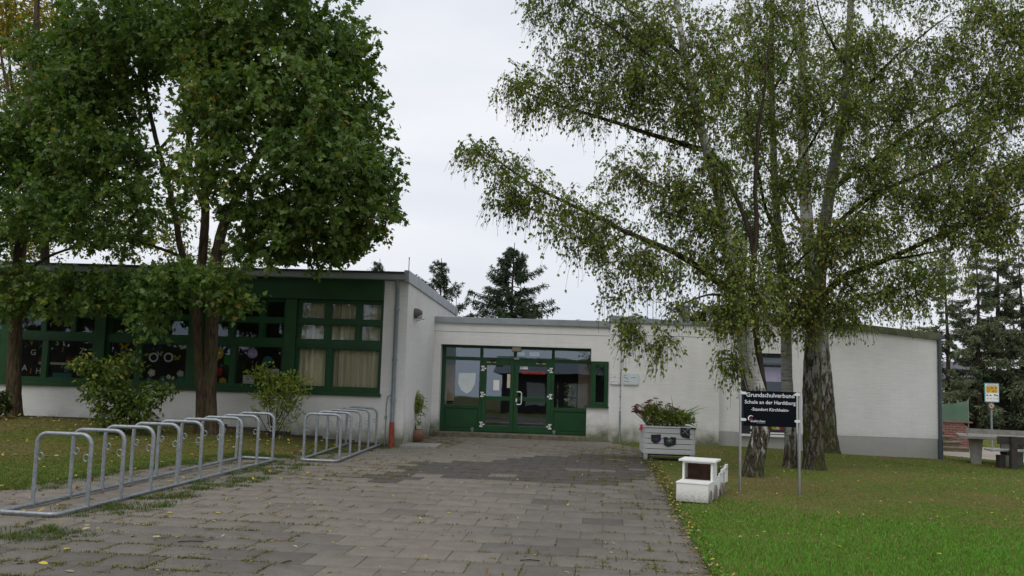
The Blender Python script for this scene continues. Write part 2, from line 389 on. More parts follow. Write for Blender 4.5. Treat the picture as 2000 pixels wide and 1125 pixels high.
# ------------------------------------------------------------------ world and light
w = bpy.data.worlds.new("World"); S.world = w; w.use_nodes = True; nt = w.node_tree
bg = nt.nodes["Background"]; sky = N(nt, "ShaderNodeTexSky"); sky.sky_type = 'NISHITA'; sky.sun_disc = False
SUN_EL, SUN_AZ = math.radians(52), math.radians(200)   # azimuth clockwise from +Y
sky.sun_elevation = SUN_EL; sky.sun_rotation = SUN_AZ; sky.air_density = 1.0; sky.dust_density = 3.0
tc = N(nt, "ShaderNodeTexCoord"); mp = N(nt, "ShaderNodeMapping"); mp.inputs["Scale"].default_value = (1, 1, 2.6); L(nt, tc.outputs["Generated"], mp.inputs[0])
cl = N(nt, "ShaderNodeTexNoise", Scale=2.1, Detail=6, Roughness=0.5, Distortion=0.3); L(nt, mp.outputs[0], cl.inputs["Vector"])
cr = ramp(nt, [(0.30, (7.3, 7.8, 8.8)), (0.52, (8.6, 8.9, 9.5)), (0.72, (9.9, 10.0, 10.3))]); L(nt, cl.outputs["Fac"], cr.inputs[0])
L(nt, mixc(nt, 0.93, sky.outputs[0], cr.outputs[0]), bg.inputs["Color"]); bg.inputs["Strength"].default_value = 0.1
sd = bpy.data.lights.new("sun", 'SUN'); sd.energy = 1.2; sd.angle = math.radians(40); sd.color = (1, 0.97, 0.93)
so = bpy.data.objects.new("sun", sd); COL.objects.link(so)
dirv = Vector((math.sin(SUN_AZ)*math.cos(SUN_EL), math.cos(SUN_AZ)*math.cos(SUN_EL), math.sin(SUN_EL)))
so.rotation_euler = (-dirv).to_track_quat('-Z', 'Y').to_euler(); so.location = (0, -20, 40)
S.view_settings.view_transform = 'Standard'; S.view_settings.look = 'None'; S.view_settings.exposure = 0
S.cycles.max_bounces = 8; S.cycles.transparent_max_bounces = 12; S.cycles.diffuse_bounces = 6; S.cycles.glossy_bounces = 3; S.cycles.transmission_bounces = 4
S.cycles.use_denoising = True

# ------------------------------------------------------------------ ground
def xy(u, v): p = ground(u, v); return (p.x, p.y)
re0 = ground(1390, 1125); re1 = ground(1255, 880); pd = Vector((re1.x-re0.x, re1.y-re0.y, 0)).normalized()   # paving direction
pa = math.atan2(pd.x, pd.y)
PATH = [(re0.x-pd.x*6, re0.y-pd.y*6), (re1.x, re1.y), xy(1205, 866), (at(1190, 800, 25.7).x, 25.9), (-4.0, 25.9), (-3.75, 21.2), xy(742, 874), xy(560, 893), xy(470, 886), xy(300, 912), xy(0, 958), (xy(0, 958)[0]-3, xy(0, 958)[1]-2.0), (xy(0, 958)[0]-4, 2.0)]
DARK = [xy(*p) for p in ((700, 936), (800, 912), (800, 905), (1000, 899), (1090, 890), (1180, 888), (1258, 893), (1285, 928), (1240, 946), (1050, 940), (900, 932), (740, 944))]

xs = np.concatenate([np.linspace(-600, -30, 14)[:-1], np.arange(-30, 30, 0.5), np.linspace(30, 600, 14)])
ys = np.concatenate([np.linspace(-300, -6, 8)[:-1], np.arange(-6, 40, 0.5), np.linspace(40, 900, 16)])
X, Y = np.meshgrid(xs, ys); Z = terrain(X, Y) - 0.0
inp = inpoly(X, Y, PATH); Z = np.where(inp, Z-0.03, Z)
V = np.stack([X.ravel(), Y.ravel(), Z.ravel()], 1); nx, ny = len(xs), len(ys)
ii = (np.arange(ny-1)[:, None]*nx+np.arange(nx-1)[None, :]).ravel()
me = arr_mesh("ground", V, [np.stack([ii, ii+1, ii+nx+1, ii+nx], 1)])
m, nt, b = newmat("lawn_soil"); p = geo(nt)
n1 = noise(nt, p, 0.45, 6, 0.6); n2 = noise(nt, p, 9, 6, 0.75)
r = ramp(nt, [(0.35, (0.165, 0.130, 0.060)), (0.5, (0.130, 0.125, 0.040)), (0.68, (0.085, 0.125, 0.026))]); L(nt, n1, r.inputs[0])
r2 = ramp(nt, [(0.25, (0.55, 0.52, 0.48)), (0.7, (1.25, 1.25, 1.2))]); L(nt, n2, r2.inputs[0])
L(nt, mixc(nt, 1.0, r.outputs[0], r2.outputs[0], 'MULTIPLY'), b.inputs["Base Color"]); b.inputs["Roughness"].default_value = 1.0; b.inputs["Specular IOR Level"].default_value = 0.05
bump(nt, b, n2, 0.7, 0.04)
structure(link("ground", me, m, smooth=True))

# paving bed and slabs
def sheet(name, poly, mat, dz, step=0.4):
    px = [q[0] for q in poly]; py = [q[1] for q in poly]
    gx = np.arange(min(px), max(px)+step, step); gy = np.arange(min(py), max(py)+step, step)
    bm = bmesh.new(); f = bm.faces.new([bm.verts.new((q[0], q[1], 0)) for q in poly])
    for x in gx[1:-1]: bmesh.ops.bisect_plane(bm, geom=bm.verts[:]+bm.edges[:]+bm.faces[:], plane_co=(x, 0, 0), plane_no=(1, 0, 0))
    for y in gy[1:-1]: bmesh.ops.bisect_plane(bm, geom=bm.verts[:]+bm.edges[:]+bm.faces[:], plane_co=(0, y, 0), plane_no=(0, 1, 0))
    for v in bm.verts: v.co.z = tz(v.co.x, v.co.y)+dz
    bmesh.ops.recalc_face_normals(bm, faces=bm.faces)
    if sum(f.normal.z for f in bm.faces) < 0: bmesh.ops.reverse_faces(bm, faces=bm.faces)
    me = bpy.data.meshes.new(name); bm.to_mesh(me); bm.free(); return link(name, me, mat)
m, nt, b = newmat("joint_dirt"); p = geo(nt)
n1 = noise(nt, p, 1.1, 5, 0.6); r = ramp(nt, [(0.36, (0.095, 0.075, 0.055)), (0.55, (0.105, 0.095, 0.05)), (0.7, (0.095, 0.11, 0.035))]); L(nt, n1, r.inputs[0]); L(nt, r.outputs[0], b.inputs["Base Color"]); b.inputs["Roughness"].default_value = 1
structure(sheet("paving_bed", PATH, m, -0.008))
SL = 0.5
def slabs():
    Vs, Qs, Cs, cnt = [], [], [], 0; cen = []
    ex = Vector((math.cos(pa), -math.sin(pa), 0)); ey = Vector((pd.x, pd.y, 0))
    o = Vector((re1.x, re1.y, 0))
    for j in range(-48, 16):
        off = (0.0 if j % 2 else SL/2)
        for i in range(-34, 1):
            wdt = SL
            x0 = i*SL - off; x1 = x0+SL
            if x1 > 0.001 and x0 < -0.001: x1 = 0.0
            if x0 >= -0.001: continue
            c = o + ex*((x0+x1)/2) + ey*((j+0.5)*SL)
            if not inpoly(np.array([c.x]), np.array([c.y]), PATH)[0]: continue
            if c.y > 25.55 or (c.x < -3.85 and c.y > 20.9): continue
            g = 0.002 + 0.0025*random.random()
            cx = (x1-x0)/2-g; cy_ = SL/2-g
            tzc = tz(c.x, c.y)+random.gauss(0, 0.0016); tx, ty = random.gauss(0, 0.004), random.gauss(0, 0.004)
            bv = 0.0035; rot = random.gauss(0, 0.004)
            base = []
            for (h, ins) in ((-0.03, 0), (-bv*0.8, 0), (0.0, bv)):
                for sx_, sy_ in ((-1, -1), (1, -1), (1, 1), (-1, 1)):
                    lx, ly = sx_*(cx-ins), sy_*(cy_-ins); lx, ly = lx-ly*rot, ly+lx*rot
                    q = c+ex*lx+ey*ly; base.append((q.x, q.y, tzc+h+lx*tx+ly*ty))
            k = cnt*12; Vs += base
            Qs += [(k+8, k+9, k+10, k+11)]
            for a in (0, 4):
                for e in range(4): Qs.append((k+a+e, k+a+(e+1) % 4, k+a+4+(e+1) % 4, k+a+4+e))
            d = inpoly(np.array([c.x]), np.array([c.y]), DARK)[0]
            base_c = np.array((0.192, 0.172, 0.146))*random.uniform(0.965, 1.035)
            if random.random() < 0.05: base_c = base_c*np.array((1.0, 1.0, 1.03))*random.uniform(0.80, 0.9)
            if random.random() < 0.05: base_c = base_c*1.07
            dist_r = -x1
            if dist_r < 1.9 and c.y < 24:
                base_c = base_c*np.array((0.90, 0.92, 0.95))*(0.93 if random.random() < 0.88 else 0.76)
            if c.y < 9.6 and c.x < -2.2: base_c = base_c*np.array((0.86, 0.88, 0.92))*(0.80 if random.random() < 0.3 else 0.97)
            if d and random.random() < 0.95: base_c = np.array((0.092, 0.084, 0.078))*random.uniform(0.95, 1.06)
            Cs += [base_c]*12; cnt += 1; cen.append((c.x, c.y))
    return arr_mesh("paved_path", Vs, [np.array(Qs)], np.array(Cs)), cen
me, SLABC = slabs()
structure(link("paved_path", me, M['slab']))
# gravel yard past the right-hand corner
m, nt, b = newmat("sandy_gravel"); p = geo(nt)
n2 = noise(nt, p, 30, 5, 0.8); n1 = noise(nt, p, 0.7, 4); r = ramp(nt, [(0.3, (0.24, 0.205, 0.16)), (0.7, (0.42, 0.38, 0.315))]); L(nt, math_(nt, 'MULTIPLY', math_(nt, 'ADD', n1, n2), 0.5), r.inputs[0]); L(nt, r.outputs[0], b.inputs["Base Color"]); b.inputs["Roughness"].default_value = 1; bump(nt, b, n2, 0.5, 0.02)
YARD = [xy(1838, 889), xy(1890, 894), (15.6, 23.6), (15.6, 32), (10.95, 32)]
structure(sheet("gravel_yard", YARD, m, 0.006, 0.6))

# ------------------------------------------------------------------ the school building
YF, YE, YM, YH = 21.2, 25.8, 25.68, 25.95        # classroom front, entrance wall, middle block, hall front
XC = at(792, 700, YF).x
school = thing("school_building", (0, YE, 0), "single-storey white school building with dark green window frames and flat grey-edged roofs", "building")
def zf(v, u=660): return at(u, v, YF).z
zHead, zSill, zSillT = zf(587), zf(775), zf(764)
zGut0, zGut1, zEave = zf(548, 745), zf(539, 745), zf(531, 745)
zF0 = zf(587, 700)
XG = at(746, 680, YF).x                           # green infill ends, white pier begins
XL = -22.0
zVF = at(795, 530, YF).z
YB = 30.8; zVB = at(887, 602, YB).z
# classroom wing: pier, parapet below the sills, gable side wall
mb = MB()
mb.box(XG, XC, YF, YF+0.42, -0.5, zGut0)
mb.box(XL, XG, YF, YF+0.30, -0.5, zSillT-0.10)
side = [(XC, YF+0.42, -0.5), (XC, YB, -0.5), (XC, YB, zVB-0.02), (XC, YF+0.42, zVF-0.06-0.42*(zVF-zVB)/(YB-YF))]
mb.prism(side, (-0.3, 0, 0)); mb.box(XC-0.3, XC, YF+0.003, YF+0.42, zGut0, zVF-0.08)
mb.build("wall", M['wall'], school)
mb = MB(); mb.box(XL, XG+0.3, YF-0.012, YF+0.2, -0.4, 0.0)
for i in range(24):
    x0 = XL+(XG+1.0-XL)*i/24; x1 = XL+(XG+1.0-XL)*(i+1)/24
    mb.box(x0, min(x1, XC-0.5), YF-0.013, YF+0.1, 0.0, tz((x0+x1)/2, YF)+0.07)
mb.build("plinth", M['darkplinth'], school)
sl = (zVF-zVB)/(YB-YF)
mb = MB()
mb.prism([(XC+0.04, YF-0.22, zVF+0.22*sl), (XC+0.04, YB+0.1, zVB-0.1*sl), (XC+0.04, YB+0.1, zVB-0.1*sl-0.26), (XC+0.04, YF-0.22, zVF+0.22*sl-0.28)], (-0.12, 0, 0))
mb.build("verge_fascia", M['zinc'], school, bev=0.006)
mb = MB()
mb.prism([(XC-0.082, YF-0.18, zEave), (XC-0.082, YB, zEave-sl*9.6), (XC-0.082, YB, zEave-sl*9.6-0.10), (XC-0.082, YF-0.18, zEave-0.10)], (XL-XC, 0, 0))
mb.build("roof", M['roof'], school)
mb = MB()
prof = [(0, 0.0), (-0.13, 0.0), (-0.15, 0.02), (-0.15, 0.12), (-0.165, 0.13), (-0.165, 0.14), (-0.14, 0.135), (-0.13, 0.03), (0, 0.03)]
mb.prism([(XL, YF-0.10+y, zGut0+z) for y, z in prof], (XC-0.02-XL, 0, 0))
mb.build("gutter", M['zinc'], school)
mb = MB(); mb.box(XL, XG-0.002, YF-0.10, YF+0.3, zF0, zGut0); mb.build("fascia_board", M['greenlite'], school, bev=0.005)
mb = MB(); mb.box(XL, XG+0.03, YF-0.09, YF+0.12, zSillT-0.10, zSillT-0.03); mb.build("window_sill", M['greenlite'], school, bev=0.006)
# downpipe on the pier
pA, pB = at(776, 552, YF-0.06), at(762, 868, YF-0.06)
px_ = (pA.x+pB.x)/2+0.02
mb = MB(); mb.tube([(px_, YF-0.16, zGut0+0.05), (px_, YF-0.13, zGut0-0.06), (px_, YF-0.07, zGut0-0.2), (px_, YF-0.07, 0.55)], 0.05, 12)
for z in (2.0, 3.2, 1.05): mb.tube([(px_, YF-0.07, z), (px_, YF-0.07, z+0.05)], 0.062, 12); mb.box(px_-0.012, px_+0.012, YF-0.05, YF+0.002, z, z+0.03)
dp = mb.build("downpipe", M['pipe'], school, True)
mb = MB(); mb.tube([(px_, YF-0.07, 0.55), (px_, YF-0.07, -0.1)], 0.058, 12); mb.build("standpipe", M['redpipe'], dp, True)
mb = MB(); mb.tube([(px_-0.16, YF-0.02, -0.1), (px_-0.16, YF-0.02, 0.95), (px_-0.14, YF-0.02, 1.15), (px_-0.03, YF-0.03, 1.2)], 0.012, 6)
mb.box(px_-0.19, px_-0.13, YF-0.04, YF-0.003, 0.62, 0.7); mb.build("earth_cable", M['pipe'], school)

# window bays of the classroom wing
posts = [at(u, 680, YF).x for u in (566, 384, 195)]
dP = (posts[0]-posts[2])/2
postx = [posts[0]-dP*k for k in range(8)]
rows = {k: zf(v) for k, v in dict(a0=591, a1=624, b0=634, b1=665, c0=681, c1=757).items()}
for k, x in enumerate(postx):
    mb = MB(); mb.box(x-0.135, x+0.135, YF-0.06, YF+0.22, zSillT-0.03, zF0); mb.build("post", M['greenlite'], school, bev=0.006)
YG = YF+0.12                                        # glass plane
def grid_frame(mb, x0, x1, z0, z1, y0, y1, cells, t):
    """frame bars round given open cells (x0,x1,z0,z1): built as horizontal strips butted between vertical ones"""
    pass
def window_frame(xl, xr):
    mb = MB(); y0, y1 = YF+0.05, YF+0.20; W = xr-xl
    cols3 = [(xl+W*(5/165), xl+W*(53/165)), (xl+W*(63/165), xl+W*(113/165)), (xl+W*(122/165), xl+W*(161/165))]
    cols2 = [(xl+W*(4/165), xl+W*(59/165)), (xl+W*(70/165), xl+W*(160/165))]
    cells = []
    def strip(z0, z1, cols):
        ed = [xl]+[c for p in cols for c in p]+[xr]
        for i in range(0, len(ed), 2): mb.box(ed[i], ed[i+1], y0, y1, z0, z1)
        for c in cols: cells.append((c[0], c[1], z0, z1))
    mb.box(xl, xr, y0, y1, rows['a0'], zF0+0.0)
    strip(rows['a1'], rows['a0'], cols3); mb.box(xl, xr, y0-0.012, y1, rows['b0'], rows['a1'])
    strip(rows['b1'], rows['b0'], cols3); mb.box(xl, xr, y0-0.022, y1, rows['c0'], rows['b1']); mb.box(xl, xr, y0-0.04, y0-0.022, rows['c0']+0.06, rows['c0']+0.10)
    strip(rows['c1'], rows['c0'], cols2); mb.box(xl, xr, y0-0.012, y1, zSillT-0.03, rows['c1'])
    return mb, cells
wins = []
for k in range(7):
    xr = (XG-0.003) if k == 0 else postx[k-1]-0.137
    xl = postx[k]+0.137
    mb, cells = window_frame(xl, xr)
    wf = mb.build("window", M['green'], school); wins.append((wf, xl, xr))
    for (a, b_, c, d) in cells:
        q = MB()
        for (e0, e1, g0, g1) in ((a, a+0.022, c, d), (b_-0.022, b_, c, d), (a+0.022, b_-0.022, c, c+0.022), (a+0.022, b_-0.022, d-0.022, d)): mb2 = q.box(e0, e1, YF+0.075, YF+0.17, g0, g1)
        q.build("sash", M['green'], wf)
        MB().add([(a+.002, YG, c+.002), (b_-.002, YG, c+.002), (b_-.002, YG, d-.002), (a+.002, YG, d-.002)], [(0, 1, 2, 3)]).build("pane", M['glass'], wf)
# curtains behind the first bay
def curtain(x0, x1, z0, z1, y, parent):
    n = int((x1-x0)/0.02); vs, fs = [], []
    for i in range(n+1):
        x = x0+(x1-x0)*i/n
        for z, s in ((z0, 1.0), ((z0+z1)/2, 0.9), (z1, 0.75)):
            vs.append((x, y+0.035*s*math.sin(x*38+2.1*math.sin(x*5))+0.012*math.sin(x*90), z))
    for i in range(n):
        for k in range(2): a = i*3+k; fs.append((a, a+3, a+4, a+1))
    o = MB().add(vs, fs).build("curtain", M['curtain'], parent, True, ang=180)
wf, xl, xr = wins[0]
for (a, b_) in ((0.0, 0.47), (0.47, 1.0)): curtain(xl+(xr-xl)*a+0.01, xl+(xr-xl)*b_-0.01, zSillT, zF0-0.02, YF+0.36, wf)
# paper decorations behind the other panes
def deco_plane(name, parent, shape, mat):
    mb = MB(); shape(mb); mb.build(name, mat, parent)
YD = YF+0.145
def P(u, v): q = at(u, v, YD); return (q.x, YD, q.z)
def letter(ch, u, v, hpx, mat, parent):
    mb = MB(); add_text(mb, ch, P(u, v), height=hpx*YD/F, bold=0.012); mb.build("paper_letter", mat, parent)
w4 = wins[3][0]; w3 = wins[2][0]; w2 = wins[1][0]; w1 = wins[0][0]
for ch, u, v, m_ in (("V", 62, 668, 'yel'), ("S", 112, 669, 'paper'), ("N", 92, 678, 'paper'), ("G", 65, 688, 'creampaper'), ("J", 122, 682, 'yel'), ("Z", 160, 685, 'paper'), ("E", 80, 704, 'crimson'), ("R", 135, 701, 'crimson'), ("A", 48, 718, 'paper'), ("I", 60, 724, 'orange'), ("H", 75, 724, 'creampaper'), ("D", 131, 721, 'blue')):
    letter(ch, u, v, 11.5, M[m_], w4)
def rect(u0, v0, u1, v1, mat, parent, name="paper_sheet", dy=0.0):
    a, b_ = P(u0, v1), P(u1, v0); mb = MB(); mb.box(a[0], b_[0], YD+dy, YD+dy+0.003, a[2], b_[2]); return mb.build(name, mat, parent)
rect(60, 739, 155, 742, M['creampaper'], w4); rect(75, 709, 150, 711, M['creampaper'], w4); rect(102, 729, 140, 739, M['teal'], w4)
for ch, u in (("Z", 271), ("O", 300), ("O", 329)): letter(ch, u, 698, 19, M['paper'], w3)
def butterfly(u, v, s, mat, parent):
    c = P(u, v); k = s*YD/F; mb = MB()
    for sx_ in (-1, 1):
        mb.prism([(c[0], YD, c[2]-0.1*k), (c[0]+sx_*0.55*k, YD, c[2]+0.55*k), (c[0]+sx_*0.75*k, YD, c[2]+0.1*k), (c[0]+sx_*0.35*k, YD, c[2]-0.05*k), (c[0]+sx_*0.5*k, YD, c[2]-0.55*k), (c[0]+sx_*0.15*k, YD, c[2]-0.5*k)], (0, 0.003, 0))
    mb.build("paper_butterfly", mat, parent)
butterfly(243, 675, 14, M['yel'], w3); butterfly(312, 690, 9, M['creampaper'], w3); butterfly(346, 698, 10, M['yel'], w3)
def blossom(u, v, s, mat, mat2, parent, n=6, name="paper_flower"):
    c = P(u, v); k = s*YD/F; mb = MB()
    pts = []
    for i in range(n*6):
        a = 2*PI*i/(n*6); r_ = 0.5*k*(0.78+0.22*abs(math.sin(a*n/2))); pts.append((c[0]+r_*math.cos(a), YD, c[2]+r_*math.sin(a)))
    mb.prism(pts, (0, 0.003, 0)); mb.cur = 1; mb.disc((c[0], YD-0.003, c[2]), 0.13*k, depth=0.002); mb.build(name, [mat, mat2], parent)
blossom(330, 670, 12, M['paper'], M['creampaper'], w3, 3); blossom(357, 674, 18, M['paper'], M['cyan'], w3, 5)
for u, v, s, m1, m2 in ((296, 728, 16, 'creampaper', 'paper'), (318, 741, 15, 'teal', 'paper'), (329, 736, 9, 'paper', 'yel'), (338, 738, 7, 'paper', 'yel'), (352, 730, 15, 'creampaper', 'paper'), (352, 744, 20, 'teal', 'cyan'), (291, 745, 18, 'teal', 'cyan'), (306, 748, 12, 'teal', 'paper')):
    blossom(u, v, s, M[m1], M[m2], w3, 5)
def balloon(u, v, s, mat, parent):
    c = P(u, v); k = s*YD/F; mb = MB(); pts = [(c[0]+0.42*k*math.sin(t)*(1+0.1*math.cos(t)), YD, c[2]+0.5*k*math.cos(t)) for t in np.linspace(0, 2*PI, 20)[:-1]]
    mb.prism(pts, (0, 0.003, 0)); mb.prism([(c[0]-0.06*k, YD, c[2]-0.6*k), (c[0]+0.06*k, YD, c[2]-0.6*k), (c[0], YD, c[2]-0.48*k)], (0, 0.003, 0)); mb.build("paper_balloon", mat, parent)
for u, v, s, m_ in ((427, 690, 24, 'yel'), (459, 684, 25, 'crimson'), (448, 702, 26, 'leafgreen'), (428, 726, 16, 'crimson')): balloon(u, v, s, M[m_], w2)
blossom(454, 741, 18, M['paper'], M['yel'], w2, 5); blossom(435, 745, 16, M['yel'], M['orange'], w2, 6)
mb = MB(); c = P(493, 690); mb.disc(c, 10*YD/F, sides=28, depth=0.003); mb.build("paper_disc", M['lilac'], w2)
mb = MB(); c = P(523, 705); mb.disc(c, 10*YD/F, sides=28, depth=0.003); mb.build("paper_disc", M['teal'], w2)
rect(474, 733, 497, 750, M['paper'], w2); rect(522, 721, 545, 733, M['paper'], w2)
mb = MB()
for k in range(5): a, b_ = P(524+4*k, 731), P(526+4*k, 723); mb.box(a[0], b_[0], YD-0.003, YD-0.001, a[2], b_[2])
a, b_ = P(480, 741), P(487, 739); mb.box(a[0], b_[0], YD-0.003, YD-0.001, a[2], b_[2]); mb.build("notice_print", M['ink'], w2)
# interior shell of the classrooms (inward-looking room)
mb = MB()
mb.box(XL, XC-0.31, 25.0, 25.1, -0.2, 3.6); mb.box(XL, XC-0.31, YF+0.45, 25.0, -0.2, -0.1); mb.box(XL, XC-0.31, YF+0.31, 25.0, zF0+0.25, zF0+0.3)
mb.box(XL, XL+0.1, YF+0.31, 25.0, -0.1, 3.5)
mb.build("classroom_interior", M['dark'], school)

# ---- entrance wall with recessed glazed doors
def E(u, v, Y=YE): return at(u, v, Y)
xE0 = XC-0.2; xE1 = E(1190, 740).x
zTop0 = E(1000, 622).z; zTop1 = E(1000, 633).z                # fascia top / bottom
xo0 = E(858, 760).x; xo1 = E(1155, 690).x; zo = E(1000, 676).z
xw0 = xo1; xw1 = E(1188, 750).x; zw1 = E(1172, 706).z; zw0 = E(1172, 797).z
zFloor = E(1000, 847).z
RD = 0.34                                                     # recess depth
mb = MB()
mb.box(xE0, xo0, YE, YE+RD+0.1, -0.6, zo); mb.box(xE0, xE1, YE, YE+RD+0.1, zo, zTop1)
mb.box(xo1, xE1, YE, YE+RD+0.1, zw1, zo)
xb = E(1145, 830).x
mb.box(xb, xE1, YE, YE+RD+0.1, -0.6, zw0); mb.box(xw1, xE1, YE, YE+RD+0.1, zw0, zw1)
mb.build("wall", M['wall'], school)
mb = MB(); mb.box(xE0, xE1+0.0, YE-0.05, YE+0.3, zTop1, zTop0); mb.box(xE0, xE1, YE-0.065, YE-0.03, zTop1-0.012, zTop1); mb.build("fascia", M['zinc'], school, bev=0.008)
mb = MB(); zc = E(1000, 651).z; mb.box(XC+0.002, xE1-0.002, YE-0.004, YE+0.0, zc, zc+0.012); mb.build("wall_joint", M['ink'], school)
mb = MB(); mb.box(XC, xE1+6.0, YE+0.3, 34, zTop0-0.1, zTop0-0.04); mb.build("roof", M['roof'], school)
mb = MB(); mb.box(xo0-0.08, xb, YE-0.16, YE+RD+0.3, -0.4, zFloor-0.012); mb.build("door_step", M['step'], school, bev=0.015)
YDf = YE+RD                                                   # door frame front
def D(u, v): return at(u, v, YDf)
xA, xB_, xC_, xD_, xE_ = D(866, 760).x, D(938.5, 760).x, D(1004, 760).x, D(1079, 760).x, xo1+0.06
zz = {k: D(1000, v).z for k, v in dict(t1=682, t0=699.5, h=714.5, m1=775, m0=783, b0=832, bot=847).items()}
zz['p'] = D(900, 783).z
zLb = D(900, 790).z
mb = MB(); t = 0.045
y0, y1 = YDf, YDf+0.10
mb.box(xo0-0.02, xA+0.04, y0, y1, zFloor, zo+0.02)              # left jamb
mb.box(xA+0.04, xE_, y0, y1, zz['t1'], zo+0.02)                 # head
for x in (xB_, xC_, xD_): mb.box(x-t, x+t, y0, y1, zz['t0'], zz['t1'])
mb.box(xE_-0.0, xE_+0.06, y0, y1, zz['t0'], zo+0.02)
mb.box(xA+0.04, xE_+0.06, y0, y1, zz['t0']-0.10, zz['t0'])      # transom rail
zr = zz['t0']-0.10
for x in (xB_, xD_): mb.box(x-t, x+t, y0, y1, zFloor, zr)
# left side light: bottom panel and rail; right side light likewise
for a, b_ in ((xA+0.04, xB_-t), (xD_+t, xE_+0.06)):
    mb.box(a, b_, y0, y1, zLb-0.10, zLb); mb.box(a, b_, y0+0.03, y1, zFloor, zLb-0.10)
    mb.box(a+0.03, b_-0.03, y0+0.018, y0+0.03, zFloor+0.1, zLb-0.14); mb.box(a, b_, y0, y0+0.03, zFloor, zFloor+0.07)
fr = mb.build("entrance_screen", M['green'], school, bev=0.004)
def pane(a, b_, c, d, y, par, mat='doorglass', name="pane", lean=0.0125): MB().add([(a, y, c), (b_, y, c), (b_, y+lean*(d-c), d), (a, y+lean*(d-c), d)], [(0, 1, 2, 3)]).build(name, M[mat], par)
yg = YDf+0.05
for a, b_ in ((xA+0.04, xB_-t), (xB_+t, xC_-t), (xC_+t, xD_-t), (xD_+t, xE_)): pane(a, b_, zz['t0'], zz['t1'], yg, fr)
pane(xA+0.04, xB_-t, zLb, zr, yg, fr); pane(xD_+t, xE_+0.05, zLb, zr, yg, fr)
def leaf(xa, xb2, side):
    mb = MB(); y0, y1 = YDf-0.015, YDf+0.055; s = 0.115; zb = zFloor+0.015; zt = zr-0.004
    mb.box(xa, xa+s, y0, y1, zb, zt); mb.box(xb2-s, xb2, y0, y1, zb, zt)
    mb.box(xa+s, xb2-s, y0, y1, zz['h'], zt); mb.box(xa+s, xb2-s, y0, y1, zz['m0'], zz['m1']); mb.box(xa+s, xb2-s, y0, y1, zb, zz['b0'])
    o = mb.build("door", M['green'], school, bev=0.005)
    pane(xa+s, xb2-s, zz['m1'], zz['h'], YDf+0.02, o); pane(xa+s, xb2-s, zz['b0'], zz['m0'], YDf+0.02, o)
    for z in (zt-0.22, (zz['m0']+zz['m1'])/2+0.1, zb+0.2):
        h = MB(); hx = xa if side < 0 else xb2
        h.box(hx-0.015, hx+0.015, y0-0.025, y0-0.002, z-0.075, z+0.075)
        for q in (-0.055, 0.055): h.box(hx-0.05 if side > 0 else hx-0.05, hx+0.05, y0-0.018, y0-0.002, z+q-0.02, z+q+0.02) if q < 0 else h.box(hx-0.07*side-0.035, hx-0.07*side+0.035, y0-0.018, y0-0.002, z-0.02, z+0.02)
        h.box(hx-0.05, hx+0.05, y0-0.018, y0-0.002, z+0.037, z+0.075)
        h.build("hinge", M['chrome'], o)
    return o
dl = leaf(xB_+t+0.004, xC_-0.004, -1); dr = leaf(xC_+0.004, xD_-t-0.004, 1)
hx = D(1014, 780).x; hz0, hz1 = D(1016, 790).z, D(1016, 765.5).z; yh = YDf-0.09
hx0 = D(1009.5, 780).x; hx1 = D(1018.5, 780).x
mb = MB(); mb.tube([(hx0, YDf-0.016, hz1), (hx0+0.01, yh, hz1), (hx1-0.03, yh, hz1), (hx1, yh, hz1-0.03), (hx1, yh, hz0+0.03), (hx1-0.03, yh, hz0), (hx0+0.01, yh, hz0), (hx0, YDf-0.016, hz0)], 0.016, 8); mb.build("handle", M['chrome'], dr, True)
mb = MB(); q = D(1008.5, 781.5); mb.box(q.x-0.02, q.x+0.02, YDf-0.024, YDf-0.014, q.z-0.05, q.z+0.05); mb.build("lock_plate", M['chrome'], dr)
# notices on the doors
YN = YDf+0.012
def note(u0, v0, u1, v1, mat, par, name="notice"):
    a, b_ = at(u0, v1, YN), at(u1, v0, YN); mb = MB(); mb.box(a.x, b_.x, YN, YN+0.003, a.z, b_.z); return mb.build(name, mat, par)
note(963, 742.5, 975.5, 762, M['paper'], dl); note(990, 731, 1000, 757.5, M['creampaper'], dl); note(969, 713.5, 983, 716, M['black'], dl)
note(1016, 714, 1031, 721, M['paper'], dr)
mb = MB(); q = at(1020, 717.4, YN); mb.tube([(q.x+0.03*math.cos(a), YN-0.004, q.z+0.03*math.sin(a)) for a in np.linspace(0, 2*PI, 17)[:-1]], 0.006, 5, closed=True); mb.build("notice_symbol", M['ink'], dr)
mb = MB(); q = at(1041.5, 728, YN); add_text(mb, "NUR EINGANG", (q.x, YN-0.003, q.z), width=45*YN/F, height=6.2*YN/F, bold=0.02); mb.build("red_lettering", M['red'], dr)
for u, v, par in ((960, 707.5, dl), (1057, 710.5, dr)):
    mb = MB(); q = at(u, v, YDf-0.02)
    for k in range(9):
        if k == 4: continue
        mb.box(q.x-0.14+0.031*k, q.x-0.14+0.031*k+0.024, YDf-0.019, YDf-0.016, q.z-0.018, q.z+0.018)
    mb.build("gold_lettering", M['yel'] if False else M['poster'], par)
for u, v, par in ((962, 703.5, dl), (1055, 706.3, dr)):
    mb = MB(); q = at(u, v, YDf-0.05); mb.lathe([(0.0, -0.03), (0.05, -0.028), (0.06, 0.0), (0.045, 0.025), (0.0, 0.03)], (q.x, YDf-0.05, q.z), 10, cap=False); mb.build("spot_lamp", M['black'], fr, True)
q = at(1009, 700.5, YDf-0.02); mb = MB(); mb.box(q.x-0.075, q.x+0.075, YDf-0.045, YDf-0.002, q.z-0.03, q.z+0.03); mb.build("door_contact", M['steel'], fr, bev=0.005)
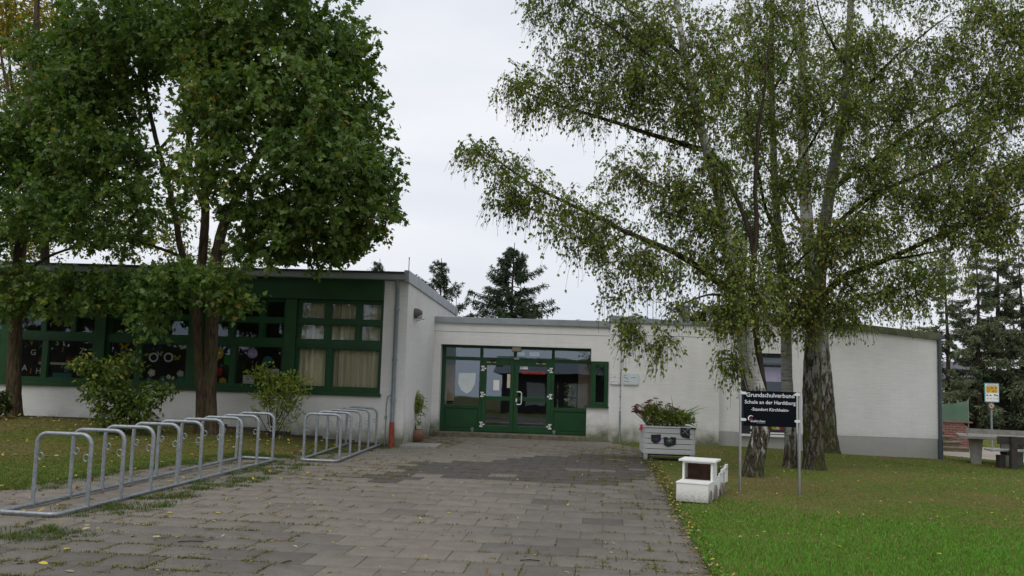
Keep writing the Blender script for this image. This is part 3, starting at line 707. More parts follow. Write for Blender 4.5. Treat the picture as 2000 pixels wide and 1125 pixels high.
q = at(1009, 683, YDf-0.1); mb = MB(); mb.hexa([(q.x-0.12, YDf-0.15, q.z-0.03), (q.x+0.12, YDf-0.15, q.z-0.03), (q.x+0.14, YDf-0.01, q.z-0.06), (q.x-0.14, YDf-0.01, q.z-0.06), (q.x-0.12, YDf-0.15, zo-0.004), (q.x+0.12, YDf-0.15, zo-0.004), (q.x+0.14, YDf-0.01, zo-0.004), (q.x-0.14, YDf-0.01, zo-0.004)]); mb.build("motion_sensor", M['creampaper'], fr, bev=0.01)
for u, v0, v1, u1 in ((1034, 687.5, 695.5, 1054), (1012, 687, 694, 1025), (1003, 686.5, 693, 1005.5)):
    a, b_ = at(u, v1, yg+0.01), at(u1, v0, yg+0.01); mb = MB(); mb.box(a.x, b_.x, yg+0.01, yg+0.013, a.z, b_.z); mb.build("notice", M['paper'], fr)
for u in (922, 1082):                                             # door stops by the floor
    q = at(u, 838 if u < 1000 else 844, YDf-0.06); mb = MB(); mb.box(q.x-0.03, q.x+0.03, YDf-0.05, YDf-0.002, zFloor+0.0, zFloor+0.12); mb.box(q.x-0.05, q.x+0.05, YDf-0.06, YDf-0.05, zFloor+0.06, zFloor+0.1); mb.build("door_stop", M['steel'], fr)
# narrow fixed window set in the wall at the right of the doors
mb = MB(); y0, y1 = YE-0.03, YE+0.12; s = 0.11
mb.box(xo1+0.004, xo1+0.004+s+0.03, y0, y1, zw0+0.05, zw1); mb.box(xw1-s, xw1-0.003, y0, y1, zw0+0.05, zw1)
mb.box(xo1+0.034+s, xw1-s, y0, y1, zw1-0.12, zw1); mb.box(xo1+0.034+s, xw1-s, y0, y1, zw0+0.05, zw0+0.16)
mb.box(xb-0.06, xw1+0.02, YE-0.07, y1, zw0+0.004, zw0+0.05)
sw = mb.build("window", M['green'], school, bev=0.004); pane(xo1+0.034+s, xw1-s, zw0+0.16, zw1-0.12, YE+0.05, sw)
# hall behind the doors: floor, side walls, ceiling and a back wall with a glazed garden door
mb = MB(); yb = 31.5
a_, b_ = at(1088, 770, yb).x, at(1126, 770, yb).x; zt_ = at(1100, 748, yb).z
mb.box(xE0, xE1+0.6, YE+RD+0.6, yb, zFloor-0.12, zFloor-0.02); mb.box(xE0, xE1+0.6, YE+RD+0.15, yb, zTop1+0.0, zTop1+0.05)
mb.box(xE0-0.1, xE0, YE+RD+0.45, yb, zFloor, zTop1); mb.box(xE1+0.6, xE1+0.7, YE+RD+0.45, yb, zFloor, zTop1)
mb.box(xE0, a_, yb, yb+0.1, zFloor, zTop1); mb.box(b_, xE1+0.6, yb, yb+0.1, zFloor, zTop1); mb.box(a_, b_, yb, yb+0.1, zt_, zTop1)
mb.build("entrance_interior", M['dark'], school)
mb = MB(); mb.box(a_, b_, yb-0.03, yb+0.03, at(1100, 776, yb).z-0.04, at(1100, 776, yb).z+0.04); u_ = at(1098.5, 770, yb).x; mb.box(u_-0.14, u_+0.06, yb-0.03, yb+0.03, zFloor, zt_); mb.build("garden_door_frame", M['black'], school)
c0, c1 = at(1129, 760, YE+1.3).x, at(1158, 760, YE+1.3).x; mb = MB(); mb.box(c0, c1, YE+1.3, YE+1.6, zFloor, zTop1); mb.build("interior_column", M['poster'], school)
a, b_ = at(864, 782, YE+0.9), at(889, 713, YE+0.9); mb = MB(); mb.box(a.x, b_.x, YE+0.9, YE+0.95, a.z, b_.z); mb.build("pinboard", M['poster'], school)
c = at(912, 745, YDf+0.12); k = YDf/F; mb = MB(); mb.prism([(c.x-17*k, YDf+0.12, c.z+16*k), (c.x+17*k, YDf+0.12, c.z+17*k), (c.x+16*k, YDf+0.12, c.z-4*k), (c.x+9*k, YDf+0.12, c.z-18*k), (c.x, YDf+0.12, c.z-24*k), (c.x-11*k, YDf+0.12, c.z-17*k), (c.x-17*k, YDf+0.12, c.z-5*k)], (0, 0.004, 0)); mb.build("shield_poster", M['creampaper'], fr)

# ---- middle block between entrance and hall
xm0, xm1 = at(1190, 740, YM).x, at(1405, 740, YM).x
zm0 = at(1190, 628.5, YM).z; zm1 = at(1400, 635, YM).z-0.02
mb = MB(); mb.prism([(xm0, YM, -0.7), (xm1, YM, -0.7), (xm1, YM, zm1), (xm0, YM, zm0)], (0, 0.4, 0)); mb.build("wall", M['wall'], school)
tA, tB = at(1193, 615.5, YM).z, at(1400, 629, YM).z
mb = MB(); mb.prism([(xm0-0.03, YM-0.05, zm0-0.01), (xm1+0.03, YM-0.05, zm1-0.01), (xm1+0.03, YM-0.05, tB), (at(1320, 627, YM).x, YM-0.05, at(1320, 626.5, YM).z), (xm0-0.03, YM-0.05, tA)], (0, 0.4, 0)); mb.build("fascia", M['zinc'], school, bev=0.008)
mb = MB(); mb.box(xm0-0.05, xm0+0.004, YM-0.02, YM+0.1, zTop1-0.03, zTop0+0.0); mb.build("fascia_end", M['zinc'], school)
zc = at(1300, 657, YM).z; mb = MB(); mb.box(xm0+0.003, xm1-0.003, YM-0.004, YM, zc, zc+0.012); mb.build("wall_joint", M['ink'], school)
xcab = at(1212, 740, YM).x
mb = MB(); mb.tube([(xcab, YM-0.02, zm0), (xcab, YM-0.02, at(1212, 805, YM).z)], 0.009, 6); mb.tube([(xcab, YM-0.025, at(1212, 803, YM).z), (xcab, YM-0.025, -0.3)], 0.022, 8)
for k in range(7): z = 0.9+0.33*k; mb.box(xcab-0.02, xcab+0.02, YM-0.035, YM-0.002, z, z+0.025)
mb.build("lightning_conductor", M['pipe'], school)

# ---- hall block with the sloping roof edge
xh0, xh1 = at(1383, 640, YH).x, at(1831, 750, YH).x
zha, zhb = at(1383, 597, YH).z, at(1829, 651, YH).z; fh = 0.19
zp = at(1720, 853.5, YH).z
wx0, wx1 = at(1447, 760, YH).x, at(1546, 760, YH).x; wz0, wz1 = at(1500, 853, YH).z, at(1500, 690, YH).z
sl2 = (zhb-zha)/(xh1-xh0)
def zt(x): return zha+(x-xh0)*sl2-fh
mb = MB()
for a, b_ in ((xh0, wx0), (wx1, xh1)): mb.prism([(a, YH, zp), (b_, YH, zp), (b_, YH, zt(b_)), (a, YH, zt(a))], (0, 0.35, 0))
mb.prism([(wx0, YH, wz1), (wx1, YH, wz1), (wx1, YH, zt(wx1)), (wx0, YH, zt(wx0))], (0, 0.35, 0))
mb.prism([(xh1, YH+0.35, -0.8), (xh1, 42, -0.8), (xh1, 42, zt(xh1)), (xh1, YH+0.35, zt(xh1))], (-0.35, 0, 0))
mb.build("wall", M['wall_b'], school)
mb = MB(); mb.box(xh0, wx0, YH+0.006, YH+0.35, -0.9, zp); mb.box(wx1, xh1-0.004, YH+0.006, YH+0.35, -0.9, zp); mb.box(wx0, wx1, YH+0.006, YH+0.35, -0.9, wz0); mb.build("plinth", M['plinth'], school)
mb = MB(); mb.prism([(xh0-0.05, YH-0.07, zha-fh), (xh1+0.10, YH-0.07, zt(xh1+0.1)), (xh1+0.10, YH-0.07, zt(xh1+0.1)+fh), (xh0-0.05, YH-0.07, zha)], (0, 0.42, 0)); mb.build("verge_fascia", M['mosszinc'], school, bev=0.01)
mb = MB(); mb.prism([(xh0, YH+0.35, zha-0.06), (xh1+0.08, YH+0.35, zt(xh1)+fh-0.06), (xh1+0.08, YH+0.35, zt(xh1)+fh-0.12), (xh0, YH+0.35, zha-0.12)], (0, 16, 0)); mb.build("roof", M['roof'], school)
mb = MB(); mb.box(xh1+0.02, xh1+0.2, YH-0.05, 42, zt(xh1)+0.02, zt(xh1)+0.14); mb.build("gutter", M['pipedark'], school, bev=0.01)
mb = MB(); mb.tube([(xh1+0.05, YH-0.03, zt(xh1)+0.05), (xh1+0.05, YH-0.03, zp-0.1)], 0.055, 10); mb.tube([(xh1+0.05, YH-0.03, zp), (xh1+0.05, YH-0.03, -0.5)], 0.07, 10); mb.build("downpipe", M['pipedark'], school, True)
# hall window: dark frame, white sill, children's pictures
mb = MB(); y0, y1 = YH+0.06, YH+0.18
mb.box(wx0, wx0+0.28, y0, y1, wz0+0.06, wz1); mb.box(wx1-0.10, wx1, y0, y1, wz0+0.06, wz1); mb.box(wx0+0.28, wx1-0.10, y0, y1, wz1-0.12, wz1); mb.box(wx0+0.28, wx1-0.10, y0, y1, wz0+0.06, wz0+0.2)
zmid = at(1500, 716, YH).z; mb.box(wx0+0.28, wx1-0.1, y0, y1, zmid, zmid+0.05)
hw = mb.build("window", M['black'], school, bev=0.005); pane(wx0+0.28, wx1-0.1, wz0+0.2, wz1-0.12, YH+0.12, hw, 'glass')
mb = MB(); mb.box(wx0+0.29, wx0+0.36, YH+0.05, YH+0.12, wz0+0.2, wz1-0.12); mb.build("light_jamb", M['white'], hw)
mb = MB(); mb.box(wx0-0.05, wx1+0.03, YH-0.09, YH+0.18, wz0, wz0+0.058); mb.box(wx0+0.28, wx1-0.1, YH+0.05, YH+0.058, wz0+0.085, wz0+0.12); mb.build("sill", M['white'], hw, bev=0.006)
yp = YH+0.2
def hp(u0, v0, u1, v1, mat, name="child_picture"):
    a, b_ = at(u0, v1, yp), at(u1, v0, yp); mb = MB(); mb.box(a.x, b_.x, yp, yp+0.004, a.z, b_.z); mb.build(name, mat, hw)
hp(1492, 718, 1527, 745, M['lilac']); hp(1490, 699, 1540, 708, M['ink'])
for (u, v, a_, m_, s) in ((1512, 838, 0.7, 'yel', 11), (1518, 834, 0.3, 'creampaper', 12), (1526, 836, -0.3, 'crimson', 12), (1531, 842, -0.9, 'blue', 10), (1508, 845, 1.2, 'leafgreen', 9)):
    c = at(u, v, yp); k = s*yp/F; ca, sa = math.cos(a_), math.sin(a_); mb = MB()
    mb.prism([(c.x+(x*ca-z*sa)*k, yp-0.01, c.z+(x*sa+z*ca)*k) for x, z in ((-0.25, -0.6), (0.25, -0.6), (0.3, 0.4), (0, 0.65), (-0.3, 0.4))], (0, 0.004, 0)); mb.build("child_picture", M[m_], hw)
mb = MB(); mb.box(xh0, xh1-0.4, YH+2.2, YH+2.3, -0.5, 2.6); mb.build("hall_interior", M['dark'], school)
# rooftop things
zr_ = zTop0-0.04
def onroof(name, u, v0, v1, wpx, Y, mat, kind, label, cat):
    a = at(u, v1, Y); b2 = at(u, v0, Y); k = Y/F; mb = MB(); z0 = zr_; h = b2.z
    if kind == 'box':
        mb.box(a.x-wpx*k/2, a.x+wpx*k/2, Y, Y+wpx*k, z0, h-0.05); mb.box(a.x-wpx*k/2-0.02, a.x+wpx*k/2+0.02, Y-0.02, Y+wpx*k+0.02, h-0.05, h)
        o = mb.build(name, mat, bev=0.008)
    elif kind == 'cap':
        mb.lathe([(wpx*k*0.3, z0), (wpx*k*0.3, h-0.08), (wpx*k*0.5, h-0.07), (wpx*k*0.5, h-0.02), (0.02, h)], (a.x, Y, 0), 14); o = mb.build(name, mat, None, True)
    else:
        mb.tube([(a.x, Y, z0), (a.x, Y, h)], 0.011, 6); mb.lathe([(0.05, z0), (0.05, z0+0.05), (0.02, z0+0.08)], (a.x, Y, 0), 8); o = mb.build(name, mat)
    tag(o, label, cat)
onroof("roof_vent", 1337, 595, 626, 20, 28, M['zinc'], 'box', "grey sheet-metal ventilation box on the flat roof beside the birch branches", "roof vent")
onroof("vent_cap", 1235, 616, 622, 15, 27.5, M['conc'], 'cap', "small round pale vent cap just above the roof edge", "roof vent")
onroof("lightning_rod", 1275, 556, 624, 2, 28, M['steel'], 'rod', "tall thin lightning rod on the roof left of the ventilation box", "lightning rod")
onroof("lightning_rod", 1208, 594, 618, 2, 27, M['steel'], 'rod', "short thin lightning rod by the round vent cap", "lightning rod")
onroof("lightning_rod", 1264, 585, 622, 2, 29.5, M['steel'], 'rod', "middle-height lightning rod close beside the tallest rod", "lightning rod")
q = at(795, 505, YF+0.1); mb = MB(); mb.tube([(XC-0.03, YF+0.1, zVF-0.02), (XC-0.03, YF+0.1, q.z)], 0.010, 6); mb.tube([(XC-0.03, YF+0.1, q.z), (XC-0.03, YF+0.1, q.z+0.03)], 0.016, 6)
mb.tube([(XC-0.04, YF+0.1, zVF-0.1), (XC-0.5, YF+0.05, zVF-0.22), (XC-0.9, YF+0.0, zVF-0.26), (XC-0.95, YF-0.25, zGut0+0.1)], 0.010, 6); tag(mb.build("lightning_rod", M['steel']), "thin lightning rod with its cable at the corner of the classroom roof", "lightning rod")
for u, v in ((878, 575), (892, 572)):
    q = at(u, v, 29.0); mb = MB(); mb.tube([(q.x, 29, zr_), (q.x, 29, q.z)], 0.012, 6); mb.lathe([(0.06, zr_), (0.06, zr_+0.05), (0.02, zr_+0.08)], (q.x, 29, 0), 8)
    tag(mb.build("lightning_rod", M['steel']), "pale lightning rod close to the sloping metal verge" if u < 885 else "pale lightning rod in front of the small spruce", "lightning rod")
# wall lamp and camera on the side wall facing the path
ly = YF*(792-1100)/(806.5-1100); ly = YF*1.047
lq = at(807, 612, ly); lamp = thing("wall_lamp", (XC, ly, lq.z), "round dark grey wall lamp with a frosted lower half on the white side wall", "wall lamp")
mb = MB()
for s_ in (1,):
    mb.tube([(XC, ly, lq.z), (XC+0.05, ly, lq.z)], 0.13, 16)
    mb.tube([(XC+0.05, ly, lq.z+0.0), (XC+0.10, ly, lq.z), (XC+0.17, ly, lq.z), (XC+0.20, ly, lq.z)], [0.128, 0.125, 0.09, 0.05], 16)
mb.build("housing", M['lampgrey'], lamp, True)
mb = MB(); mb.tube([(XC+0.11, ly, lq.z-0.05), (XC+0.17, ly, lq.z-0.06), (XC+0.205, ly, lq.z-0.06)], [0.09, 0.075, 0.03], 14); mb.build("diffuser", M['frost'], lamp, True)
cy_ = YF*1.062; cq = at(813, 623, cy_); camo = thing("security_camera", (XC, cy_, cq.z), "small white bullet camera on a bracket under the wall lamp", "camera")
mb = MB(); mb.tube([(XC, cy_, cq.z-0.03), (XC+0.09, cy_, cq.z-0.03), (XC+0.1, cy_, cq.z+0.02)], 0.02, 8); mb.box(XC, XC+0.015, cy_-0.04, cy_+0.04, cq.z-0.08, cq.z+0.03); mb.build("bracket", M['chrome'], camo, True)
mb = MB(); mb.tube([(XC+0.03, cy_+0.05, cq.z+0.035), (XC+0.24, cy_-0.14, cq.z+0.0)], 0.033, 10); mb.build("camera_body", M['white'], camo, True)
# name plates
def plaque(u0, v0, u1, v1, mat, label, lines):
    a, b_ = at(u0, v1, YM), at(u1, v0, YM); y = YM-0.03
    o = thing("name_plate", ((a.x+b_.x)/2, y, a.z), label, "sign"); mb = MB(); mb.box(a.x, b_.x, y-0.012, y, a.z, b_.z); mb.build("plate", mat, o, bev=0.004)
    mb = MB()
    for s, t_ in ((a.x+0.03, a.z+0.03), (b_.x-0.03, a.z+0.03), (a.x+0.03, b_.z-0.03), (b_.x-0.03, b_.z-0.03)): mb.tube([(s, y-0.016, t_), (s, YM, t_)], 0.01, 8)
    mb.build("spacer", M['steel'], o)
    mb = MB()
    for (fx, fz, fw, fh_) in lines:
        x0 = a.x+(b_.x-a.x)*fx; z0 = a.z+(b_.z-a.z)*fz; n = max(1, int(fw*14))
        for k in range(n):
            if random.random() < 0.85: mb.box(x0+(b_.x-a.x)*fw*k/n, x0+(b_.x-a.x)*fw*(k+random.uniform(0.55, 0.85))/n, y-0.0145, y-0.0125, z0, z0+(b_.z-a.z)*fh_)
    mb.build("print", M['ink'], o)
plaque(1216.5, 730, 1247.5, 751, M['plaque'], "larger bluish glass plate with small print right of the thin conductor", [(0.06, 0.80, 0.2, 0.04), (0.05, 0.60, 0.07, 0.09), (0.15, 0.58, 0.25, 0.05), (0.15, 0.5, 0.2, 0.04), (0.5, 0.62, 0.42, 0.06), (0.05, 0.27, 0.36, 0.06)])
plaque(1191.5, 730, 1210.5, 750.5, M['plaque2'], "smaller white plate with faint print left of the thin conductor", [(0.05, 0.6, 0.3, 0.03), (0.35, 0.6, 0.08, 0.12), (0.5, 0.6, 0.08, 0.15), (0.7, 0.6, 0.25, 0.04), (0.08, 0.22, 0.45, 0.05), (0.65, 0.22, 0.22, 0.05)])
# concrete slab by the pot
p0, p1 = ground(785, 872), ground(870, 868); mb = MB(); mb.box(p0.x, p1.x-0.0, p0.y-0.35, p0.y+0.55, -0.06, 0.03); tag(mb.build("concrete_slab", M['conc'], bev=0.01), "thin flat concrete slab lying on the paving before the flower pot", "slab")
# ------------------------------------------------------------------ bicycle racks
def rack(pr0, pr1, w, n, first, spacing, hgt, length, label):
    d = (pr1-pr0); d.z = 0; d.normalize(); ex = Vector((d.y, -d.x, 0)); o = pr0.copy(); R_ = 0.026
    def T(x, y, z):
        q = o - ex*x + d*y; return Vector((q.x, q.y, tz(q.x, q.y)*0.6+z))
    t = thing("bicycle_rack", (o.x, o.y, 0), label, "bicycle rack", "galvanised bicycle racks on the paving")
    def rounded(pts, r, k=6):
        out = []; m = len(pts)
        for i in range(m):
            a, b, c = Vector(pts[i-1]), Vector(pts[i]), Vector(pts[(i+1) % m]); u = (a-b).normalized(); v = (c-b).normalized()
            p0, p1 = b+u*r, b+v*r
            for j in range(k+1):
                s = j/k; out.append((1-s)**2*p0+2*s*(1-s)*b+s*s*p1)
        return out
    loop = rounded([(0, 0, 0), (w, 0, 0), (w, length, 0), (0, length, 0)], 0.10)
    # extra points along the long sides
    mb = MB(); mb.tube([T(p[0], p[1], R_+0.012) for p in loop], R_, 10, closed=True); mb.build("base_rail", M['galv'], t, True, ang=80)
    for i in range(n):
        y = first+spacing*i; r = 0.13
        pts = [(0, y, 0.03), (0, y, 0.4), (0, y, hgt-r)]
        for j in range(1, 7): a = j/6*PI/2; pts.append((r-r*math.cos(a), y, hgt-r+r*math.sin(a)))
        for j in range(0, 7): a = j/6*PI/2; pts.append((w-r+r*math.sin(a), y, hgt-r+r*math.cos(a)))
        pts += [(w, y, 0.4), (w, y, 0.03)]
        mb = MB(); mb.tube([T(*p) for p in pts], R_, 10)
        for x in (0, w): mb.tube([T(x, y, 0.028), T(x, y, 0.066)], 0.033, 10)
        h = mb.build("hoop", M['galv'], t, True, ang=80)
        for x, s in ((0, 1), (w, -1)):
            mb = MB(); c = (x+s*(R_+0.030), y, hgt*0.69); mb.tube([T(c[0]+0.034*math.cos(a), c[1], c[2]+0.042*math.sin(a)) for a in np.linspace(0, 2*PI, 15)[:-1]], 0.0062, 6, closed=True)
            mb.build("locking_ring", M['galv'], h, True)
pr0, pr1 = ground(108, 1012), ground(541, 900)
h1 = ground(154, 996); h9 = ground(526, 903); sp = (h9-h1).length/8; f0 = (h1-pr0).length
wl = (ground(152, 996)-ground(36, 992.5)); wl = wl.length*0.985
rack(pr0, pr1, wl, 9, f0, sp, 0.895, (pr1-pr0).length, "longer galvanised bicycle rack of nine hoops along the left lawn, nearest the viewer")
qr0, qr1 = ground(657, 904.5), ground(752, 868.5)
g1, g6 = ground(655.5, 895), ground(743, 870); 
rack(qr0, qr1, wl, 6, 0.22, ((qr1-qr0).length-0.5)/5, 0.895, (qr1-qr0).length, "shorter galvanised bicycle rack of six hoops ending at the white pier and downpipe")

# ------------------------------------------------------------------ school sign
YS = (ground(1445.5, 963).y+ground(1561.5, 966).y)/2
sL, sR = at(1445.7, 860, YS), at(1561.2, 862, YS); zt_s = at(1446, 762, YS).z
sign = thing("school_sign", ((sL.x+sR.x)/2, YS, tz(sL.x, YS)), "black school name board with white lettering between two steel posts before the birches", "sign")
for x in (sL.x, sR.x):
    mb = MB(); mb.lathe([(0.021, -0.3), (0.021, zt_s-0.008), (0.017, zt_s)], (x, YS, 0), 14); mb.build("post", M['steel'], sign, True)
a, b_ = at(1452, 831.5, YS-0.03), at(1555.5, 766, YS-0.03)
mb = MB(); mb.box(a.x, b_.x, YS-0.036, YS-0.026, a.z, b_.z); panel = mb.build("panel", M['signblack'], sign, bev=0.002)
for px, s in ((sL.x, 1), (sR.x, -1)):
    for z in (b_.z-0.04, a.z+0.10):
        mb = MB(); pts = [(px+s*0.012, YS-0.024, z-0.022), (px+s*0.075, YS-0.024, z-0.022)]
        pts = [(px+s*0.0, YS-0.05, z-0.022), (px+s*0.066, YS-0.05, z-0.022)]+[(px+s*(0.066+0.022*math.cos(t)), YS-0.05, z+0.022*math.sin(t)) for t in np.linspace(-PI/2+0.3, PI/2-0.3, 6)]+[(px+s*0.066, YS-0.05, z+0.022), (px+s*0.0, YS-0.05, z+0.022)]
        mb.prism(pts, (0, 0.036, 0)); mb.build("clamp", M['chrome'], sign, bev=0.003)
yt = YS-0.0375
def sgn(txt, u0, u1, v, hpx=None, bold=0.012, name="lettering", mat='signwhite'):
    c = at((u0+u1)/2, v, yt); w_ = at(u1, v, yt).x-at(u0, v, yt).x; mb = MB(); add_text(mb, txt, (c.x, yt, c.z), width=w_, bold=bold); return mb.build(name, M[mat], panel)
sgn("Grundschulverbund", 1457.5, 1551.5, 776.0); sgn("Schule an der Hardtburg", 1454.5, 1554, 789.4); sgn("-Standort Kirchheim-", 1467, 1541, 803)
mb = MB(); w_ = at(1494.5, 823, yt).x-at(1466, 823, yt).x; c = at(1480, 824.6, yt); add_text(mb, "euskirchen", (c.x, yt, c.z), width=w_, bold=0.01); mb.build("lettering", M['signwhite'], panel)
mb = MB(); c0 = at(1478, 826.3, yt)
for k in range(12): mb.box(c0.x+k*0.0115, c0.x+k*0.0115+0.008, yt-0.001, yt, c0.z-0.005, c0.z+0.005)
mb.build("fine_print", M['steel'], panel)
c = at(1466.5, 817, yt); k = YS/F; mb = MB(); out, inn = [], []
for t in np.linspace(0.75, 3.9, 18): out.append((c.x+5.6*k*math.cos(t), yt-0.001, c.z+5.8*k*math.sin(t))); inn.append((c.x+0.7*k+4.3*k*math.cos(t), yt-0.001, c.z-0.2*k+4.6*k*math.sin(t)))
n_ = len(out); mb.add(out+inn, [(i, i+1, n_+i+1, n_+i) for i in range(n_-1)]); mb.build("logo_crescent", M['signwhite'], panel)
mb = MB(); mb.disc((c.x+0.9*k, yt-0.0015, c.z-1.4*k), 3.0*k, depth=0.0012, sz=0.8); mb.build("logo_disc", M['logored'], panel)

# ------------------------------------------------------------------ white wooden planter
pf0, pf1 = ground(1257.5, 899), ground(1356, 896); YP = ground(1300, 900).y
x0, x1 = at(1257.5, 870, YP).x, at(1356, 870, YP).x; W_ = x1-x0; zb = tz(x0, YP); zt_p = at(1300, 832, YP).z; DP = 0.85
pl = thing("planter_box", ((x0+x1)/2, YP+DP/2, zb), "big grey-white slatted planter box with slate plaques and a metal gap under its lowest board", "planter")
for xx in (x0, x1-0.085):
    for yy in (YP, YP+DP-0.085): mb = MB(); mb.box(xx, xx+0.085, yy, yy+0.085, zb-0.05, zt_p-0.02); mb.build("leg", M['greypaint'], pl, bev=0.006)
nb = 5; bz0 = zb+0.14; bh = (zt_p-0.05-bz0)/nb
for side in range(4):
    mb = MB()
    for k in range(nb):
        z0, z1 = bz0+bh*k+0.006, bz0+bh*(k+1)-0.006
        j = random.uniform(-0.004, 0.004)
        if side == 0: mb.box(x0+0.02, x1-0.02, YP-0.022+j, YP-0.002+j, z0, z1)
        if side == 1: mb.box(x0-0.022+j, x0-0.002+j, YP+0.01, YP+DP-0.01, z0, z1)
        if side == 2: mb.box(x1+0.002+j, x1+0.022+j, YP+0.01, YP+DP-0.01, z0, z1)
        if side == 3: mb.box(x0+0.02, x1-0.02, YP+DP+0.002, YP+DP+0.022, z0, z1)
    mb.build("side_boards", M['greypaint'], pl, bev=0.004)
mb = MB(); mb.box(x0-0.03, x1+0.03, YP-0.035, YP+0.06, zt_p-0.045, zt_p-0.012); mb.box(x0-0.03, x1+0.03, YP+DP-0.06, YP+DP+0.035, zt_p-0.045, zt_p-0.012); mb.box(x0-0.03, x0+0.06, YP+0.062, YP+DP-0.062, zt_p-0.045, zt_p-0.012); mb.box(x1-0.06, x1+0.03, YP+0.062, YP+DP-0.062, zt_p-0.045, zt_p-0.012); mb.build("rim", M['greypaint'], pl, bev=0.006)
mb = MB(); mb.box(x0+0.03, x1-0.03, YP+0.0, YP+DP-0.03, zb+0.16, zt_p-0.06); mb.build("soil", M['soil'], pl)
mb = MB(); mb.box(x0+0.05, x1-0.05, YP+0.05, YP+0.09, zb+0.05, zb+0.075); mb.box(x0+0.05, x1-0.05, YP+0.2, YP+DP-0.1, zb+0.10, zb+0.15); mb.build("base_frame", M['pipedark'], pl)
mb = MB(); mb.tube([(x1-0.09, YP-0.04, zt_p-0.03), (x1+0.03, YP-0.04, zt_p-0.035)], 0.018, 7); mb.build("twig_bolt", M['twig'], pl)
def slate(pts, marks, label, star=0):
    y = YP-0.04; c = at(sum(p[0] for p in pts)/len(pts), sum(p[1] for p in pts)/len(pts), y)
    o = thing("slate_plaque", (c.x, y, c.z), label, "slate plaque", "slate plaques hung on the planter")
    mb = MB(); mb.prism([tuple(at(u, v, y)) for u, v in pts], (0, 0.014, 0)); mb.build("slate", M['slate'], o)
    mb = MB()
    for (u0, v0, u1, v1) in marks: mb.tube([at(u0, v0, y-0.003), at(u1, v1, y-0.003)], 0.005, 4)
    for k in range(star): a = 2*PI*k/star; mb.tube([(c.x, y-0.003, c.z), (c.x+0.07*math.cos(a), y-0.003, c.z+0.055*math.sin(a))], 0.0038, 4)
    mb.build("chalk_drawing", M['violet' if star == 9 else 'chalk'], o)
slate([(1271.5, 849), (1290.5, 848.5), (1291, 859), (1286, 864.5), (1278, 866), (1272.5, 862)], [], "slate plaque with a violet chalk flower, left of the three", 9)
slate([(1296, 854), (1303, 853.5), (1305, 856), (1309, 855.5), (1311, 853.5), (1320.5, 854.5), (1320, 868), (1313, 871), (1304, 873), (1297, 869)], [], "slate plaque with a white chalk star, lowest and middle of the three", 8)
slate([(1329.5, 835), (1347.5, 837), (1347, 857), (1333, 854.5), (1328.5, 849)], [(1333, 838, 1345, 850), (1345, 838, 1332, 847)], "slate plaque with a white chalk cross near the planter's upper right corner")
q = at(1252, 835, YP+0.1); mb = MB()
mb.prism([(q.x-0.05, q.y-0.05, q.z-0.05), (q.x+0.045, q.y-0.05, q.z-0.065), (q.x+0.035, q.y-0.05, q.z+0.05), (q.x+0.012, q.y-0.05, q.z+0.085), (q.x-0.02, q.y-0.05, q.z+0.03)], (0, 0.04, 0)); tag(mb.build("cloth_pouch", M['pink'], bev=0.008), "small pink cloth pouch hanging at the planter's left upper edge", "pouch")

# ------------------------------------------------------------------ wooden toy locomotive and wagon
lo = ground(1383, 985.5); lf = ground(1318.5, 981.5)
ta = math.radians(19); ax = Vector((math.cos(ta), -math.sin(ta), 0)); FW = 0.465; back = Vector((-ax.y, ax.x, 0))
org = Vector((lo.x, lo.y, 0))-ax*FW
def TL(x, y, z): q = org+ax*x+back*y; return Vector((q.x, q.y, tz(q.x, q.y)+z))
def tbox(mb, x0, x1, y0, y1, z0, z1): return mb.hexa([TL(x0, y0, z0), TL(x1, y0, z0), TL(x1, y1, z0), TL(x0, y1, z0), TL(x0, y0, z1), TL(x1, y0, z1), TL(x1, y1, z1), TL(x0, y1, z1)])
toy = thing("toy_locomotive", tuple(org), "white painted wooden toy locomotive with an open cab standing on the grass edge", "toy train")
Hh = 0.295; yc0, yc1 = 0.40, 0.78; Hc = 0.565; t = 0.022
mb = MB(); tbox(mb, 0, FW, 0, t, 0.015, Hh-t); tbox(mb, 0, t, t, yc1+0.2, 0.015, Hh-t); tbox(mb, FW-t, FW, t, yc1+0.2, 0.015, Hh-t); tbox(mb, -0.008, FW+0.008, -0.008, yc0+t, Hh-t, Hh); mb.build("hood", M['whitepaint'], toy, bev=0.004)
mb = MB()
for x in (0.006, FW-0.006-0.03): tbox(mb, x, x+0.03, yc0, yc0+0.035, Hh, Hc)
tbox(mb, FW-t-0.004, FW-0.004, yc0+0.035, yc1, Hh-t, Hc); tbox(mb, 0.004, t+0.004, yc0+0.035, yc1, Hh-t, Hc)
tbox(mb, 0.036, FW-0.036, yc0, yc0+0.02, Hc-0.025, Hc); mb.build("cab", M['whitepaint'], toy, bev=0.003)
mb = MB(); tbox(mb, t+0.006, FW-t-0.006, yc1-0.05, yc1-0.03, Hh-0.2, Hc-0.002); tbox(mb, t+0.006, FW-t-0.006, yc0+0.04, yc1-0.052, Hh-0.022, Hh-0.004); mb.build("cab_back", M['brownpanel'], toy)
mb = MB(); tbox(mb, -0.045, FW+0.045, yc0-0.05, yc1+0.06, Hc, Hc+0.028); mb.build("cab_roof", M['whitepaint'], toy, bev=0.004)
mb = MB(); tbox(mb, 0.02, FW-0.02, yc1, yc1+0.22, 0.10, Hh-t-0.04); mb.build("rear_box", M['whitepaint'], toy, bev=0.004)
